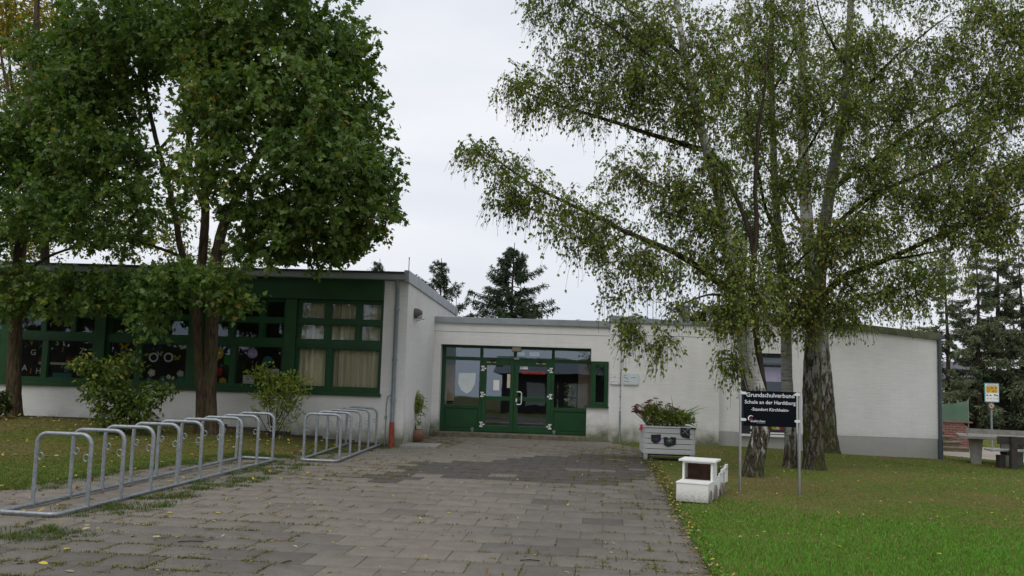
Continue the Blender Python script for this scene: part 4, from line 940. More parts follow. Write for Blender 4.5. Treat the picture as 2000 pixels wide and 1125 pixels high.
def wheel(y, r, par, x=FW):
    q = TL(x-0.012, y, r*0.93); e = back; up = Vector((0, 0, 1))
    mb = MB(); pts = [q+e*(r*math.cos(a))+up*(r*math.sin(a)) for a in np.linspace(0, 2*PI, 25)[:-1]]; mb.prism(pts, ax*0.03); wh = mb.build("wheel", M['wood'], par)
    mb = MB(); mb.tube([p+ax*0.02 for p in pts], 0.014, 6, closed=True); mb.build("tyre", M['galv'] if False else M['conc'], wh, True)
wheel(0.14, 0.092, toy); wheel(0.58, 0.112, toy)
wheel(0.12, 0.090, toy, -0.006); wheel(0.58, 0.100, toy, -0.006)
wg = thing("toy_wagon", tuple(TL(FW/2, 1.3, 0)), "white wooden toy wagon planted with a small green plant behind the locomotive", "toy train")
y0, y1 = 1.10, 1.72
mb = MB(); tbox(mb, 0.02, FW-0.02, y0, y0+t, 0.10, 0.30); tbox(mb, 0.02, FW-0.02, y1-t, y1, 0.10, 0.40); tbox(mb, FW-0.02-t, FW-0.02, y0+t, y1-t, 0.10, 0.34); tbox(mb, 0.02, 0.02+t, y0+t, y1-t, 0.10, 0.34); mb.build("wagon_body", M['whitepaint'], wg, bev=0.004)
mb = MB(); tbox(mb, FW-0.012, FW+0.012, y0+0.04, y1-0.02, 0.34, 0.40); tbox(mb, FW-0.012, FW+0.012, y1-0.2, y1+0.02, 0.16, 0.44); mb.build("side_panel", M['whitepaint'], wg, bev=0.004)
mb = MB(); tbox(mb, 0.045, FW-0.045, y0+t, y1-t, 0.14, 0.29); mb.build("soil", M['soil'], wg)
wheel(y0+0.16, 0.095, wg, FW-0.02); wheel(y1-0.14, 0.095, wg, FW-0.02)

# ------------------------------------------------------------------ flower pot
pp_ = ground(811, 864); kp = pp_.y/F; zb = tz(pp_.x, pp_.y)
pot = thing("flower_pot", (pp_.x, pp_.y, zb), "round brown flower pot with a small lollipop shrub against the white side wall", "potted plant")
mb = MB(); R_ = 16.5*kp; mb.lathe([(R_*0.60, 0.0), (R_*0.84, 0.05), (R_*1.04, 0.13), (R_*1.08, 0.19), (R_*1.02, 0.26), (R_*0.90, 0.325), (R_*0.86, 0.33), (R_*0.78, 0.325), (R_*0.76, 0.29), (0.01, 0.28)], (pp_.x, pp_.y, zb), 28, cap=False); mb.build("pot", M['pot'], pot, True)
mb = MB(); mb.lathe([(0.01, 0.302), (R_*0.77, 0.292)], (pp_.x, pp_.y, zb), 16, cap=False); mb.build("soil", M['soil'], pot)

# ------------------------------------------------------------------ far right: playground corner
def far(u, v, Y): return at(u, v, Y)
g0 = ground(1893, 881); Yt = 25.2; zg = tz(13, Yt)
tA = at(1873, 839, Yt-0.4); tB = at(1963, 845, Yt-0.75)
tt = thing("table_tennis_table", (13.0, Yt, zg), "concrete outdoor table tennis table with a metal net on the gravel", "table tennis table")
ztab = zg+0.76
tb = Vector((tB.x+0.35-tA.x, -0.5, 0)).normalized(); tn = Vector((-tb.y, tb.x, 0)); to = Vector((tA.x, tA.y, 0))
def TT(x, y, z): q = to+tb*x+tn*y; return (q.x, q.y, z)
def ttbox(mb, x0, x1, y0, y1, z0, z1, tp=0.0): return mb.hexa([TT(x0+tp, y0, z0), TT(x1-tp, y0, z0), TT(x1-tp, y1, z0), TT(x0+tp, y1, z0), TT(x0, y0, z1), TT(x1, y0, z1), TT(x1, y1, z1), TT(x0, y1, z1)])
TW, TD = 1.85, 1.5
mb = MB(); ttbox(mb, 0, TW, 0, TD, ztab-0.075, ztab); mb.build("table_top", M['conc'], tt, bev=0.012)
for (lx, ly_) in ((0.25, 0.25), (0.98, 0.1), (1.30, 0.9), (0.3, 1.05)): mb = MB(); ttbox(mb, lx, lx+0.34, ly_, ly_+0.22, zg-0.1, ztab-0.077, 0.06); mb.build("leg", M['conc'], tt, bev=0.01)
mb = MB(); ttbox(mb, 0.22, TW+0.0, 0.72, 0.735, ztab+0.035, ztab+0.17); ttbox(mb, 0.22, 0.26, 0.70, 0.755, ztab+0.002, ztab+0.2); mb.build("net", M['conc'], tt)
Yb = 24.0; zg = tz(13.0, Yb)
bx0 = at(1931, 860, Yb).x; bn = thing("park_bench", (bx0+0.9, Yb, zg), "dark wooden bench with pale seat boards seen from behind at the right edge", "bench")
zs = zg+0.45; bx1 = bx0+1.9
mb = MB()
mb.box(bx0+0.12, bx1, Yb-0.22, Yb-0.18, zs+0.16, zs+0.36); mb.build("backrest", M['benchwood'], bn, bev=0.01)
mb = MB(); mb.box(bx0, bx1, Yb-0.12, Yb+0.06, zs-0.03, zs+0.015); mb.box(bx0, bx1, Yb+0.08, Yb+0.28, zs-0.03, zs+0.015); mb.build("seat", M['benchseat'], bn, bev=0.008)
for xx in (bx0+0.42, bx0+1.55):
    mb = MB(); mb.hexa([(xx, Yb-0.30, zg-0.05), (xx+0.15, Yb-0.30, zg-0.05), (xx+0.15, Yb-0.13, zg-0.05), (xx, Yb-0.13, zg-0.05), (xx, Yb-0.32, zs+0.37), (xx+0.15, Yb-0.32, zs+0.37), (xx+0.15, Yb-0.225, zs+0.37), (xx, Yb-0.225, zs+0.37)]); mb.box(xx-0.02, xx+0.13, Yb-0.12, Yb+0.26, zs-0.13, zs-0.035); mb.box(xx-0.16, xx-0.0-0.01, Yb-0.02, Yb+0.2, zg-0.05, zs-0.135); mb.build("support", M['benchwood'], bn, bev=0.008)
# playground notice on a post
Yn = 30.0; zg = tz(15, Yn); c = at(1937, 767, Yn)
ps = thing("playground_sign", (c.x, Yn, zg), "blue-rimmed playground notice with a yellow picture above a small round prohibition sign", "sign")
mb = MB(); mb.lathe([(0.03, zg-0.2), (0.03, c.z+0.25), (0.0, c.z+0.26)], (c.x, Yn+0.05, 0), 10, cap=False); mb.build("post", M['galv'], ps, True)
kN = Yn/F; mb = MB(); mb.box(c.x-13.5*kN, c.x+13.5*kN, Yn-0.012, Yn+0.01, c.z-18*kN, c.z+18*kN); pn = mb.build("panel", M['cyan'], ps, bev=0.01)
def pbox(x0, x1, z0, z1, mat, d=0.016, name="print"): mb = MB(); mb.box(c.x+x0*kN, c.x+x1*kN, Yn-d, Yn-d+0.003, c.z+z0*kN, c.z+z1*kN); mb.build(name, mat, pn)
pbox(-12, 12, -16.5, 16.5, M['paper']); pbox(-10.5, 10.5, 0, 12.5, M['yel'], 0.019)
for k in range(9): pbox(-9+2.2*k, -7.6+2.2*k, 13.5, 15.3, M['blue'], 0.019, "print_line")
for (x, z, m_) in ((-8, 9, 'blue'), (-4, 6, 'orange'), (0, 9, 'crimson'), (4, 5, 'orange'), (7, 9.5, 'crimson'), (-7, 3, 'orange'), (2, 2.5, 'crimson'), (6.5, 3, 'blue')): pbox(x-1.3, x+1.3, z-1.3, z+1.3, M[m_], 0.022, "print_figure")
for (x, z) in ((-9, -5), (-3, -5), (5, -4), (9, -5), (-8, -11), (-2, -11), (4, -11), (9, -11)): pbox(x-1.4, x+1.8, z-1.0, z+1.0, M['black' if z > -7 else 'chalk'], 0.019, "print_symbol")
rc = at(1936.5, 792.5, Yn); mb = MB(); mb.disc((rc.x, Yn-0.014, rc.z), 5.2*kN, depth=0.012, sides=24); rs = mb.build("round_sign", M['paper'], ps)
mb = MB(); mb.tube([(rc.x+4.4*kN*math.cos(a), Yn-0.016, rc.z+4.4*kN*math.sin(a)) for a in np.linspace(0, 2*PI, 21)[:-1]], 0.016, 5, closed=True); mb.tube([(rc.x-3.2*kN, Yn-0.018, rc.z+3.2*kN), (rc.x+3.2*kN, Yn-0.018, rc.z-3.2*kN)], 0.013, 5); mb.build("red_ring", plain("faded_red", (0.42, 0.16, 0.14), 0.7), rs)
mb = MB(); mb.prism([(rc.x-2.2*kN, Yn-0.0155, rc.z-2.2*kN), (rc.x+1.6*kN, Yn-0.0155, rc.z-2.2*kN), (rc.x+1.2*kN, Yn-0.0155, rc.z+0.6*kN), (rc.x+2.4*kN, Yn-0.0155, rc.z+2.0*kN), (rc.x-1.8*kN, Yn-0.0155, rc.z+0.8*kN)], (0, 0.001, 0)); mb.build("round_sign_symbol", M['black'], rs)
# steps with brick cheek wall, green net screen, far bank wall
Yw = 29.2; zg = tz(13, Yw)
st = thing("garden_steps", (at(1865, 870, Yw).x, Yw, zg), "stone steps climbing beside the corner of the white hall", "steps")
xR = at(1898, 870, Yw).x; xL_ = at(1820, 870, Yw).x
for k in range(6):
    mb = MB(); mb.box(xL_, xR-0.08-0.12*k, Yw+0.32*k, Yw+0.32*k+0.40, zg-0.1 if k == 0 else zg+0.155*k-0.02, zg+0.155*(k+1)-0.05); mb.build("step", M['soil'] if False else M['step'], st)
    mb = MB(); mb.box(xL_, xR-0.05-0.12*k, Yw+0.32*k-0.03, Yw+0.32*k+0.40, zg+0.155*(k+1)-0.048, zg+0.155*(k+1)); mb.build("tread", M['wood'], st, bev=0.008)
xb0 = at(1836, 830, Yw+0.35).x; xb1 = at(1899, 830, Yw+0.35).x
bw = MB(); Yc_ = Yw+2.2; ztop = at(1870, 826, Yc_).z
bw.box(at(1838, 830, Yc_).x, at(1882, 830, Yc_).x, Yc_, Yc_+0.24, -0.4, ztop)
bw.prism([(at(1882, 830, Yc_).x, Yc_, -0.4), (at(1900, 880, Yc_).x, Yc_, -0.4), (at(1900, 862, Yc_).x, Yc_, at(1900, 842, Yc_).z), (at(1882, 830, Yc_).x, Yc_, ztop-0.02)], (0, 0.24, 0))
bw.box(at(1836, 827, Yc_).x, at(1899, 827, Yc_).x, Yc_-0.04, Yc_+0.28, ztop, ztop+0.05)
tag(bw.build("brick_wall", M['brick']), "low red brick retaining wall beside the garden steps", "wall")
Yg = 31.5; gs = thing("net_screen", (at(1865, 820, Yg).x, Yg, ztop), "green mesh screen on thin posts above the red brick wall", "fence")
gA, gB = at(1833, 789, Yg), at(1891, 783, Yg); gz0 = at(1865, 822, Yg).z
m, nt, b = newmat("green_mesh"); tcx = geo(nt); v_ = N(nt, "ShaderNodeTexNoise", Scale=1.5, Detail=3); L(nt, tcx, v_.inputs[0]); r = ramp(nt, [(0.3, (0.11, 0.21, 0.14)), (0.7, (0.19, 0.30, 0.21))]); L(nt, v_.outputs["Fac"], r.inputs[0]); L(nt, r.outputs[0], b.inputs["Base Color"]); b.inputs["Alpha"].default_value = 0.72; b.inputs["Roughness"].default_value = 0.8
mb = MB(); mb.add([(gA.x, Yg, gz0), (gB.x, Yg, gz0), (gB.x, Yg, gB.z), ((gA.x+gB.x)/2, Yg, (gA.z+gB.z)/2-0.03), (gA.x, Yg, gA.z)], [(0, 1, 2, 3, 4)]); mb.build("mesh_sheet", m, gs)
for f_ in (0.0, 0.36, 0.68, 1.0):
    x = gA.x+(gB.x-gA.x)*f_; mb = MB(); mb.tube([(x, Yg+0.03, gz0-1.2), (x, Yg+0.03, gA.z+(gB.z-gA.z)*f_+0.04)], 0.025, 7); mb.build("post", M['steel'], gs)
m, nt, b = newmat("earth_bank_wall"); p = geo(nt); n1 = noise(nt, p, 3.5, 6, 0.75); r = ramp(nt, [(0.3, (0.065, 0.055, 0.045)), (0.7, (0.15, 0.13, 0.11))]); L(nt, n1, r.inputs[0]); L(nt, r.outputs[0], b.inputs["Base Color"]); b.inputs["Roughness"].default_value = 1; bump(nt, b, n1, 1, 0.15)
Yk = 46.5; kx0, kx1 = at(1836, 800, Yk).x, 36
mb = MB(); n_ = 40
for i in range(n_):
    a = kx0+(kx1-kx0)*i/n_; b2 = kx0+(kx1-kx0)*(i+1)/n_; za = at(1950, 811, Yk).z+0.08*math.sin(i*1.7); zb_ = at(1950, 811, Yk).z+0.08*math.sin((i+1)*1.7)
    mb.add([(a, Yk+0.1*math.sin(i), -0.5), (b2, Yk+0.1*math.sin(i+1), -0.5), (b2, Yk+0.25, zb_), (a, Yk+0.25, za), (a, Yk+1.2, za), (b2, Yk+1.2, zb_)], [(0, 1, 2, 3), (3, 2, 5, 4)])
tag(mb.build("bank_wall", m), "low rough brown stone bank running behind the playground", "wall")
# yellow banner far behind
Yy = 47.6; a = at(1863, 770, Yy); kY = Yy/F
bnr = thing("banner", (a.x, Yy, 0), "narrow yellow vertical banner with dark marks among the far trees", "banner")
mb = MB(); mb.tube([(a.x+4.2*kY, Yy, -0.2), (a.x+4.2*kY, Yy, a.z+28*kY)], 0.05, 8); mb.build("pole", M['steel'], bnr)
mb = MB(); mb.box(a.x-3.2*kY, a.x+3.0*kY, Yy-0.03, Yy, a.z-6*kY, a.z+26*kY); fl = mb.build("cloth", plain("yellow_banner", (0.75, 0.50, 0.02), 0.8), bnr)
for k, s in enumerate((22, 15, 8, 2)): mb = MB(); mb.box(a.x-1.4*kY, a.x+1.2*kY, Yy-0.036, Yy-0.03, a.z+(s-1.6)*kY, a.z+(s+1.6)*kY); mb.build("dark_mark", M['black'], fl)
# far house between the trees at the right
Yh2 = 95; hx0, hx1 = at(1850, 760, Yh2).x, at(1935, 760, Yh2).x
fhz = thing("far_house", ((hx0+hx1)/2, Yh2, 0), "pale far house with a grey pitched roof half hidden by the spruces", "building")
ze = at(1890, 742, Yh2).z; zr2 = at(1890, 705, Yh2).z
mb = MB(); mb.box(hx0, hx1, Yh2, Yh2+8, -1, ze); mb.build("wall", M['plinth'], fhz)
mb = MB(); mb.prism([(hx0-0.4, Yh2-0.5, ze-0.1), (hx0-0.4, Yh2+4, zr2), (hx0-0.4, Yh2+8.5, ze-0.1)], (hx1-hx0+0.8, 0, 0)); mb.build("roof", plain("slate_roof", (0.10, 0.10, 0.115), 0.8), fhz)
for u in (1868, 1885, 1908): x = at(u, 752, Yh2).x; mb = MB(); mb.box(x-0.5, x+0.5, Yh2-0.06, Yh2, ze-2.0, ze-0.6); mb.build("window", M['ink'], fhz)
# low house across the yard behind the viewer (seen mirrored in the door glass)
oh = thing("opposite_pavilion", (-2, -9, 0), "low dark brick pavilion with grey pitched roof, mirrored in the door glass", "building")
mb = MB(); mb.box(-4.2, 10, -14, -9, -0.3, 2.75); mb.build("wall", plain("dark_brick", (0.055, 0.045, 0.045), 0.9), oh)
mb = MB(); mb.prism([(-4.7, -8.2, 2.7), (-4.7, -11.5, 3.9), (-4.7, -14.8, 2.7)], (15.2, 0, 0)); mb.build("roof", plain("grey_tiles", (0.14, 0.15, 0.165), 0.7), oh)
for x in (-2.5, 0.4, 3.4, 6.4): mb = MB(); mb.box(x, x+1.3, -9.0, -8.9, 0.5, 2.1); mb.build("window", M['frost'], oh)
# ------------------------------------------------------------------ trees
def half_leaf(pts):
    """one leaf as two halves folded along the midrib; pts = right half outline from base to tip (x,y)"""
    r_ = [(x, y, 0.22*x) for x, y in pts]; l_ = [(-x, y, 0.22*x) for x, y in pts[1:-1]]
    n = len(pts); T = np.array(r_+l_); right = list(range(n)); left = [0]+[n+i for i in range(n-2)]+[n-1]
    return T, np.array([right, left[::-1]])
MAPLE = half_leaf([(0, 0), (0.26, -0.10), (0.24, 0.12), (0.56, 0.34), (0.27, 0.44), (0.22, 0.62), (0, 1.0)])
BIRCH = half_leaf([(0, 0), (0.36, 0.26), (0.22, 0.62), (0, 1.0)])
OVAL = half_leaf([(0, 0), (0.22, 0.3), (0.20, 0.65), (0, 1.0)])
def leaf_mesh(name, pos, nrm, axis, size, template, cols):
    T, Fc = template; n = len(pos); k = len(T)
    axis = axis/(np.linalg.norm(axis, axis=1, keepdims=True)+1e-9)
    nrm = nrm-axis*np.sum(nrm*axis, 1, keepdims=True); nrm /= np.linalg.norm(nrm, axis=1, keepdims=True)+1e-9
    side = np.cross(axis, nrm); s = np.asarray(size)[:, None, None]
    V = pos[:, None, :]+s*(T[None, :, 0:1]*side[:, None, :]+T[None, :, 1:2]*axis[:, None, :]+T[None, :, 2:3]*nrm[:, None, :])
    Fa = (np.arange(n)[:, None, None]*k+Fc[None]).reshape(-1, Fc.shape[1])
    return arr_mesh(name, V.reshape(-1, 3), [Fa], np.repeat(cols, k, 0))
def resample(P, r0, r1, step=0.22, wob=0.0, g=None):
    P = np.array([tuple(p) for p in P], float); d = np.r_[0, np.cumsum(np.linalg.norm(np.diff(P, axis=0), axis=1))]
    n = max(3, int(d[-1]/step)); t = np.linspace(0, d[-1], n)
    # smooth (Catmull-like by double linear + moving average)
    Q = np.stack([np.interp(t, d, P[:, i]) for i in range(3)], 1)
    for _ in range(4):
        Q[1:-1] = 0.5*Q[1:-1]+0.25*(Q[:-2]+Q[2:])
    if wob and g is not None:
        Q[1:] += np.cumsum(g.normal(0, wob, (n-1, 3)), 0)*np.array([1, 1, 0.4])
    return Q, np.linspace(r0, r1, n)
def limb_px(pts): return [at(u, v, Y) for u, v, Y in pts]
class Tubes:
    def __init__(self): self.V = []; self.Q = []; self.n = 0
    def add(self, P, r, sides, lump=0.0, g=None):
        V, Q = tube_arr(P, r, sides)
        if lump:
            c = np.repeat(np.asarray(P), sides, 0); ang = np.tile(np.arange(sides), len(P)); z = c[:, 2]
            f = 1+lump*(np.sin(ang*2*PI/sides*3+z*1.7)*0.6+np.sin(ang*2*PI/sides*2-z*0.9+1)*0.6+g.normal(0, 0.35, len(V)))
            V = c+(V-c)*f[:, None]
        self.V.append(V); self.Q.append(Q+self.n); self.n += len(V)
    def build(self, name, mat, parent):
        me = arr_mesh(name, np.concatenate(self.V), [np.concatenate(self.Q)]); return link(name, me, mat, parent, True)
def tree(name, label, group, base, trunks, limbs, clumps, n_spray, bark, limbmat, seed, leaf, leafmat, palette, per=30, lsize=0.12, twig=0.45, twigs=5, droop=0.0, upness=0.6, hang=0.0, accent=0.03, accent_cols=((0.36, 0.25, 0.03),), shell=0.45, cat="tree", attach_up=0.7, lumps=0.06, minz=None, hue=None, sidebr=True):
    g = np.random.default_rng(seed)
    root = thing(name, tuple(base), label, cat, group)
    tk, br = Tubes(), Tubes()
    nodes, nr = [], []
    for (pts, r0, r1, sides) in trunks:
        Q, r = resample(pts, r0, r1, 0.12)
        d = np.r_[0, np.cumsum(np.linalg.norm(np.diff(Q, axis=0), axis=1))]
        flare = (Q[0][2]-base[2] < 0.4)
        if flare: r = r*(1+0.55*np.exp(-d/0.22))
        tk.add(Q, r, sides, lumps, g); keep = Q[:, 2] > base[2]+(1.6 if cat == 'tree' and r0 > 0.09 else 0.05); nodes += list(Q[keep][::2]); nr += list(r[keep][::2])
    for (pts, r0, r1) in limbs:
        Q, r = resample(pts, r0, r1, 0.2, 0.012, g); br.add(Q, r, 8, 0.04, g); nodes += list(Q); nr += list(r)
    tr_o = tk.build("trunk", bark, root)
    cap = len(nodes)+n_spray*12+10; NP = np.zeros((cap, 3)); NR = np.zeros(cap); nn = len(nodes); NP[:nn] = nodes; NR[:nn] = nr
    # spray centres from the clumps
    w_ = np.array([c[6] if len(c) > 6 else c[3]*c[4] for c in clumps], float); w_ /= w_.sum(); cnt = g.multinomial(n_spray, w_)
    SP, OUT, CID = [], [], []
    for ci, (c, k) in enumerate(zip(clumps, cnt)):
        u, v, Y, ru, rv, rY = c[:6]; C = np.array(at(u, v, Y)); R_ = np.array([ru*Y/F, rY, rv*Y/F])
        d = g.normal(size=(k, 3)); d /= np.linalg.norm(d, axis=1, keepdims=True); rad = g.uniform(0, 1, k)**shell
        rad *= 1+0.16*np.sin(d[:, 0]*5+ci)*np.sin(d[:, 2]*6+1.3*ci)+0.14*g.normal(size=k)
        SP.append(C+d*rad[:, None]*R_); OUT.append(d); CID += [ci]*k
    SP = np.concatenate(SP); OUT = np.concatenate(OUT); CID = np.array(CID)
    if minz is not None: k = SP[:, 2] > minz; SP, OUT, CID = SP[k], OUT[k], CID[k]
    d0 = np.min(np.linalg.norm(SP[:, None, :]-NP[None, :nn:3, :], axis=2), axis=1); order = np.argsort(d0)
    for i in order:
        s = SP[i]; dv = s-NP[:nn]; dist = np.linalg.norm(dv, axis=1); cost = dist+attach_up*np.maximum(0, -dv[:, 2])-0.25*np.minimum(NR[:nn]*8, 0.5)
        j = int(np.argmin(cost)); ln = dist[j]
        if ln < 0.08: continue
        a = NP[j]; mid = a+(s-a)*0.5+np.array([0, 0, 0.10*ln*(1-1.2*hang)])+g.normal(0, 0.05*ln, 3)
        k = max(3, int(ln/0.28)+2); t = np.linspace(0, 1, k)[:, None]; P_ = (1-t)**2*a+2*t*(1-t)*mid+t*t*s
        P_[1:-1] += g.normal(0, 0.012, (k-2, 3)); r0 = min(NR[j]*0.7, 0.005+0.010*ln); rr = np.linspace(r0, 0.004, k)
        if sidebr: br.add(P_, rr, 5 if r0 > 0.012 else 3)
        NP[nn:nn+k-1] = P_[1:]; NR[nn:nn+k-1] = rr[1:]; nn += k-1
    # twigs with leaves
    S_ = len(SP); tn = S_*twigs
    o = np.repeat(SP, twigs, 0); out = np.repeat(OUT, twigs, 0); cid = np.repeat(CID, twigs)
    d = g.normal(size=(tn, 3))*0.9+out*0.45; d[:, 2] += 0.15-droop*1.2; d /= np.linalg.norm(d, axis=1, keepdims=True)
    ln = twig*g.uniform(0.45, 1.15, tn)
    nlp = max(1, per//twigs)
    if hang > 0 or cat == "shrub" or True:
        step = 1 if hang > 0 else 2
        for i in range(0, tn, step):
            t = np.linspace(0, 1, 4)[:, None]; P_ = o[i]+d[i]*ln[i]*t*(1-0.35*hang*t)+np.array([0, 0, -1])*hang*ln[i]*1.0*t*t
            br.add(P_, np.linspace(0.0042, 0.0022, 4), 3)
    pos, nrm, axs, cc = [], [], [], []
    tint = g.normal(0, 1, len(clumps)); stint = np.repeat(g.normal(0, 1, S_), twigs)
    for q in range(nlp):
        t = g.uniform(0.1, 1.0, tn)[:, None]
        p = o+d*ln[:, None]*t*(1-0.35*hang*t)+np.array([0, 0, -1.0])*hang*ln[:, None]*t*t + g.normal(0, 0.022, (tn, 3))
        ax_ = d*0.6+g.normal(0, 0.65, (tn, 3)); ax_[:, 2] -= 0.35+hang*0.9
        nm = g.normal(0, 0.6, (tn, 3))+out*0.45; nm[:, 2] += upness
        pos.append(p); nrm.append(nm); axs.append(ax_); cc.append(stint*0.5+tint[cid]*0.4+g.normal(0, 0.55, tn))
    pos = np.concatenate(pos); nrm = np.concatenate(nrm); axs = np.concatenate(axs); cc = np.concatenate(cc)
    pal = np.array(palette); x = np.clip(0.5+0.26*cc, 0, 0.999)*(len(pal)-1); i0 = x.astype(int); f_ = (x-i0)[:, None]; col = pal[i0]*(1-f_)+pal[np.minimum(i0+1, len(pal)-1)]*f_
    col *= g.uniform(0.8, 1.2, (len(col), 1))
    yn = vnoise(pos[:, 0], pos[:, 2]+0.6*pos[:, 1], 2.2, seed); pr = accent*np.clip(1+2.2*yn, 0.1, 4.5)
    if hue is not None: pr = pr+hue(pos)
    ac = np.array(accent_cols)[g.integers(0, len(accent_cols), len(col))]; m_ = g.uniform(0, 1, len(col)) < pr; mixf = g.uniform(0.45, 1, len(col))[:, None]
    col = np.where(m_[:, None], col*(1-mixf)+ac*mixf, col)
    br.build("branches", limbmat, root)
    me = leaf_mesh("crown", pos, nrm, axs, lsize*g.uniform(0.5, 1.3, len(pos)), leaf, col)
    link("crown", me, leafmat, root); return root

MP = [(0.054, 0.106, 0.023), (0.090, 0.156, 0.032), (0.128, 0.196, 0.042), (0.180, 0.245, 0.055)]
YEL = ((0.36, 0.27, 0.03), (0.30, 0.20, 0.025), (0.26, 0.27, 0.04))
# --- twin-stemmed maple
YT = 19.2; bz = ground(402, 840).z; Bx = at(402, 840, YT)
base = (Bx.x, YT, tz(Bx.x, YT))
def tp(u, v, dY=0.0): return at(u, v, YT+dY)
tA = [Vector((tp(392, 838).x, YT, base[2]-0.2)), tp(393, 835), tp(394, 770), tp(388, 690), tp(384, 600), tp(396, 500), tp(402, 420), tp(398, 300, -.2), tp(405, 180, -.3), tp(425, 60, -.3), tp(440, -60, -.3)]
tB = [Vector((tp(412, 838).x, YT+0.02, base[2]-0.2)), tp(410, 835), tp(409, 770), tp(412, 690), tp(415, 600), tp(422, 500), tp(436, 440), tp(470, 370, .1), tp(520, 270, .2), tp(560, 160, .3), tp(590, 40, .3)]
mlimbs = [([tp(415, 600), tp(385, 560), tp(350, 500, .1), tp(337, 420, .2), tp(305, 300, .3), tp(283, 210, .4), tp(270, 100, .4), tp(262, -30, .4)], 0.085, 0.03),
    ([tp(402, 420), tp(370, 330, -.6), tp(360, 250, -1.2), tp(380, 160, -1.6), tp(400, 60, -1.8)], 0.07, 0.02),
    ([tp(436, 440), tp(480, 400, -.6), tp(560, 380, -1.2), tp(650, 350, -1.5)], 0.07, 0.02),
    ([tp(470, 370, .1), tp(560, 330, .5), tp(660, 300, .6), tp(740, 290, .6)], 0.06, 0.015),
    ([tp(422, 500), tp(500, 470, .2), tp(600, 460, .3), tp(700, 440, .3)], 0.055, 0.012),
    ([tp(520, 270, .2), tp(590, 190, -.4), tp(660, 110, -.6), tp(700, 50, -.6)], 0.06, 0.015),
    ([tp(305, 300, .3), tp(360, 230, .2), tp(420, 180, .1)], 0.04, 0.012), ([tp(388, 590), tp(380, 570, -.8), tp(400, 565, -1.6)], 0.03, 0.01),
    ([tp(350, 500, .1), tp(280, 470, -.3), tp(200, 470, -.6)], 0.04, 0.01)]
mcl = [(470, 120, 18.3, 150, 110, 2.0), (640, 90, 18.6, 75, 90, 1.7), (690, 110, 18.9, 52, 50, 1.1), (590, 220, 18.0, 140, 100, 2.2), (690, 230, 19, 65, 80, 1.4), (615, 330, 17.6, 130, 75, 2.0), (710, 350, 18.6, 72, 70, 1.3), (650, 430, 18.4, 110, 55, 1.5), (735, 400, 18.9, 42, 70, 0.9),
    (420, 230, 17.0, 85, 75, 1.3), (425, 330, 16.9, 80, 65, 1.2), (540, 430, 17.8, 110, 55, 1.5), (380, 90, 18.8, 130, 90, 1.9), (520, 10, 18.6, 150, 60, 2.2), (300, 60, 19.2, 100, 90, 1.7), (630, 490, 18.7, 85, 32, 1.2), (520, 500, 18.4, 80, 32, 1.1), (710, 470, 18.8, 45, 28, 0.8),
    (430, 560, 17.2, 55, 38, 0.9), (360, 545, 17.9, 60, 35, 0.9), (300, 610, 17.9, 28, 42, 0.5), (330, 590, 17.8, 34, 26, 0.5), (275, 590, 18.4, 45, 25, 0.6), (450, 590, 17.0, 28, 20, 0.5), (90, 590, 18.8, 90, 22, .6, 800), (215, 585, 18.8, 70, 22, .6, 700), (310, 560, 18.6, 50, 22, .6, 600), (290, 400, 18.4, 95, 50, 1.3, 2600), (230, 465, 18.3, 80, 30, 1.0, 1300), (240, 560, 18.9, 100, 26, 0.8, 1500), (480, -80, 18.6, 200, 60, 2.0, 8000), (430, -170, 15.6, 260, 90, 1.5, 6000), (640, -150, 16.2, 130, 80, 1.2, 1500)]  # last two clumps: unseen forward crown, added to shade the low foliage
tree("maple_tree", "twin-stemmed maple with a dense dark green crown, standing right of the dark bush", "maples before the classrooms", base, [(tA, 0.125, 0.05, 16), (tB, 0.165, 0.05, 16)], mlimbs, mcl, 2130, M['bark'], M['bark'], 3, MAPLE, M['maple_leaf'], MP, per=35, lsize=0.110, twig=0.42, accent=0.022, accent_cols=YEL,
     hue=lambda p: 0.22*np.exp(-(((p[:, 0]-at(410, 215, 17).x)/0.75)**2+((p[:, 2]-at(410, 215, 17).z)/0.9)**2))*(p[:, 1] < 17.6))
# --- single-stemmed maple at the left edge
YT = 20.0; Bx = at(28, 820, YT); base = (Bx.x, YT, tz(Bx.x, YT))
tA = [Vector((Bx.x, YT, base[2]-0.2)), tp(28, 812), tp(27, 720), tp(30, 620), tp(35, 540), tp(42, 460), tp(56, 390), tp(62, 300), tp(60, 180), tp(70, 60), tp(75, -60)]
ml2 = [([tp(42, 460), tp(10, 400, -.3), tp(-20, 340, -.5), tp(-60, 280, -.6)], 0.08, 0.02), ([tp(56, 390), tp(110, 320, -.3), tp(150, 230, -.5), tp(180, 120, -.6), tp(190, 20, -.6)], 0.075, 0.02),
    ([tp(35, 540), tp(90, 500, -.5), tp(150, 480, -.8), tp(210, 470, -.8)], 0.05, 0.012), ([tp(62, 300), tp(20, 220, .2), tp(0, 120, .3), tp(-20, 20, .3)], 0.06, 0.015), ([tp(110, 320, -.3), tp(190, 280, -.6), tp(260, 250, -.8)], 0.045, 0.012), ([tp(42, 480), tp(60, 440, -.8), tp(110, 420, -1.4)], 0.04, 0.01)]
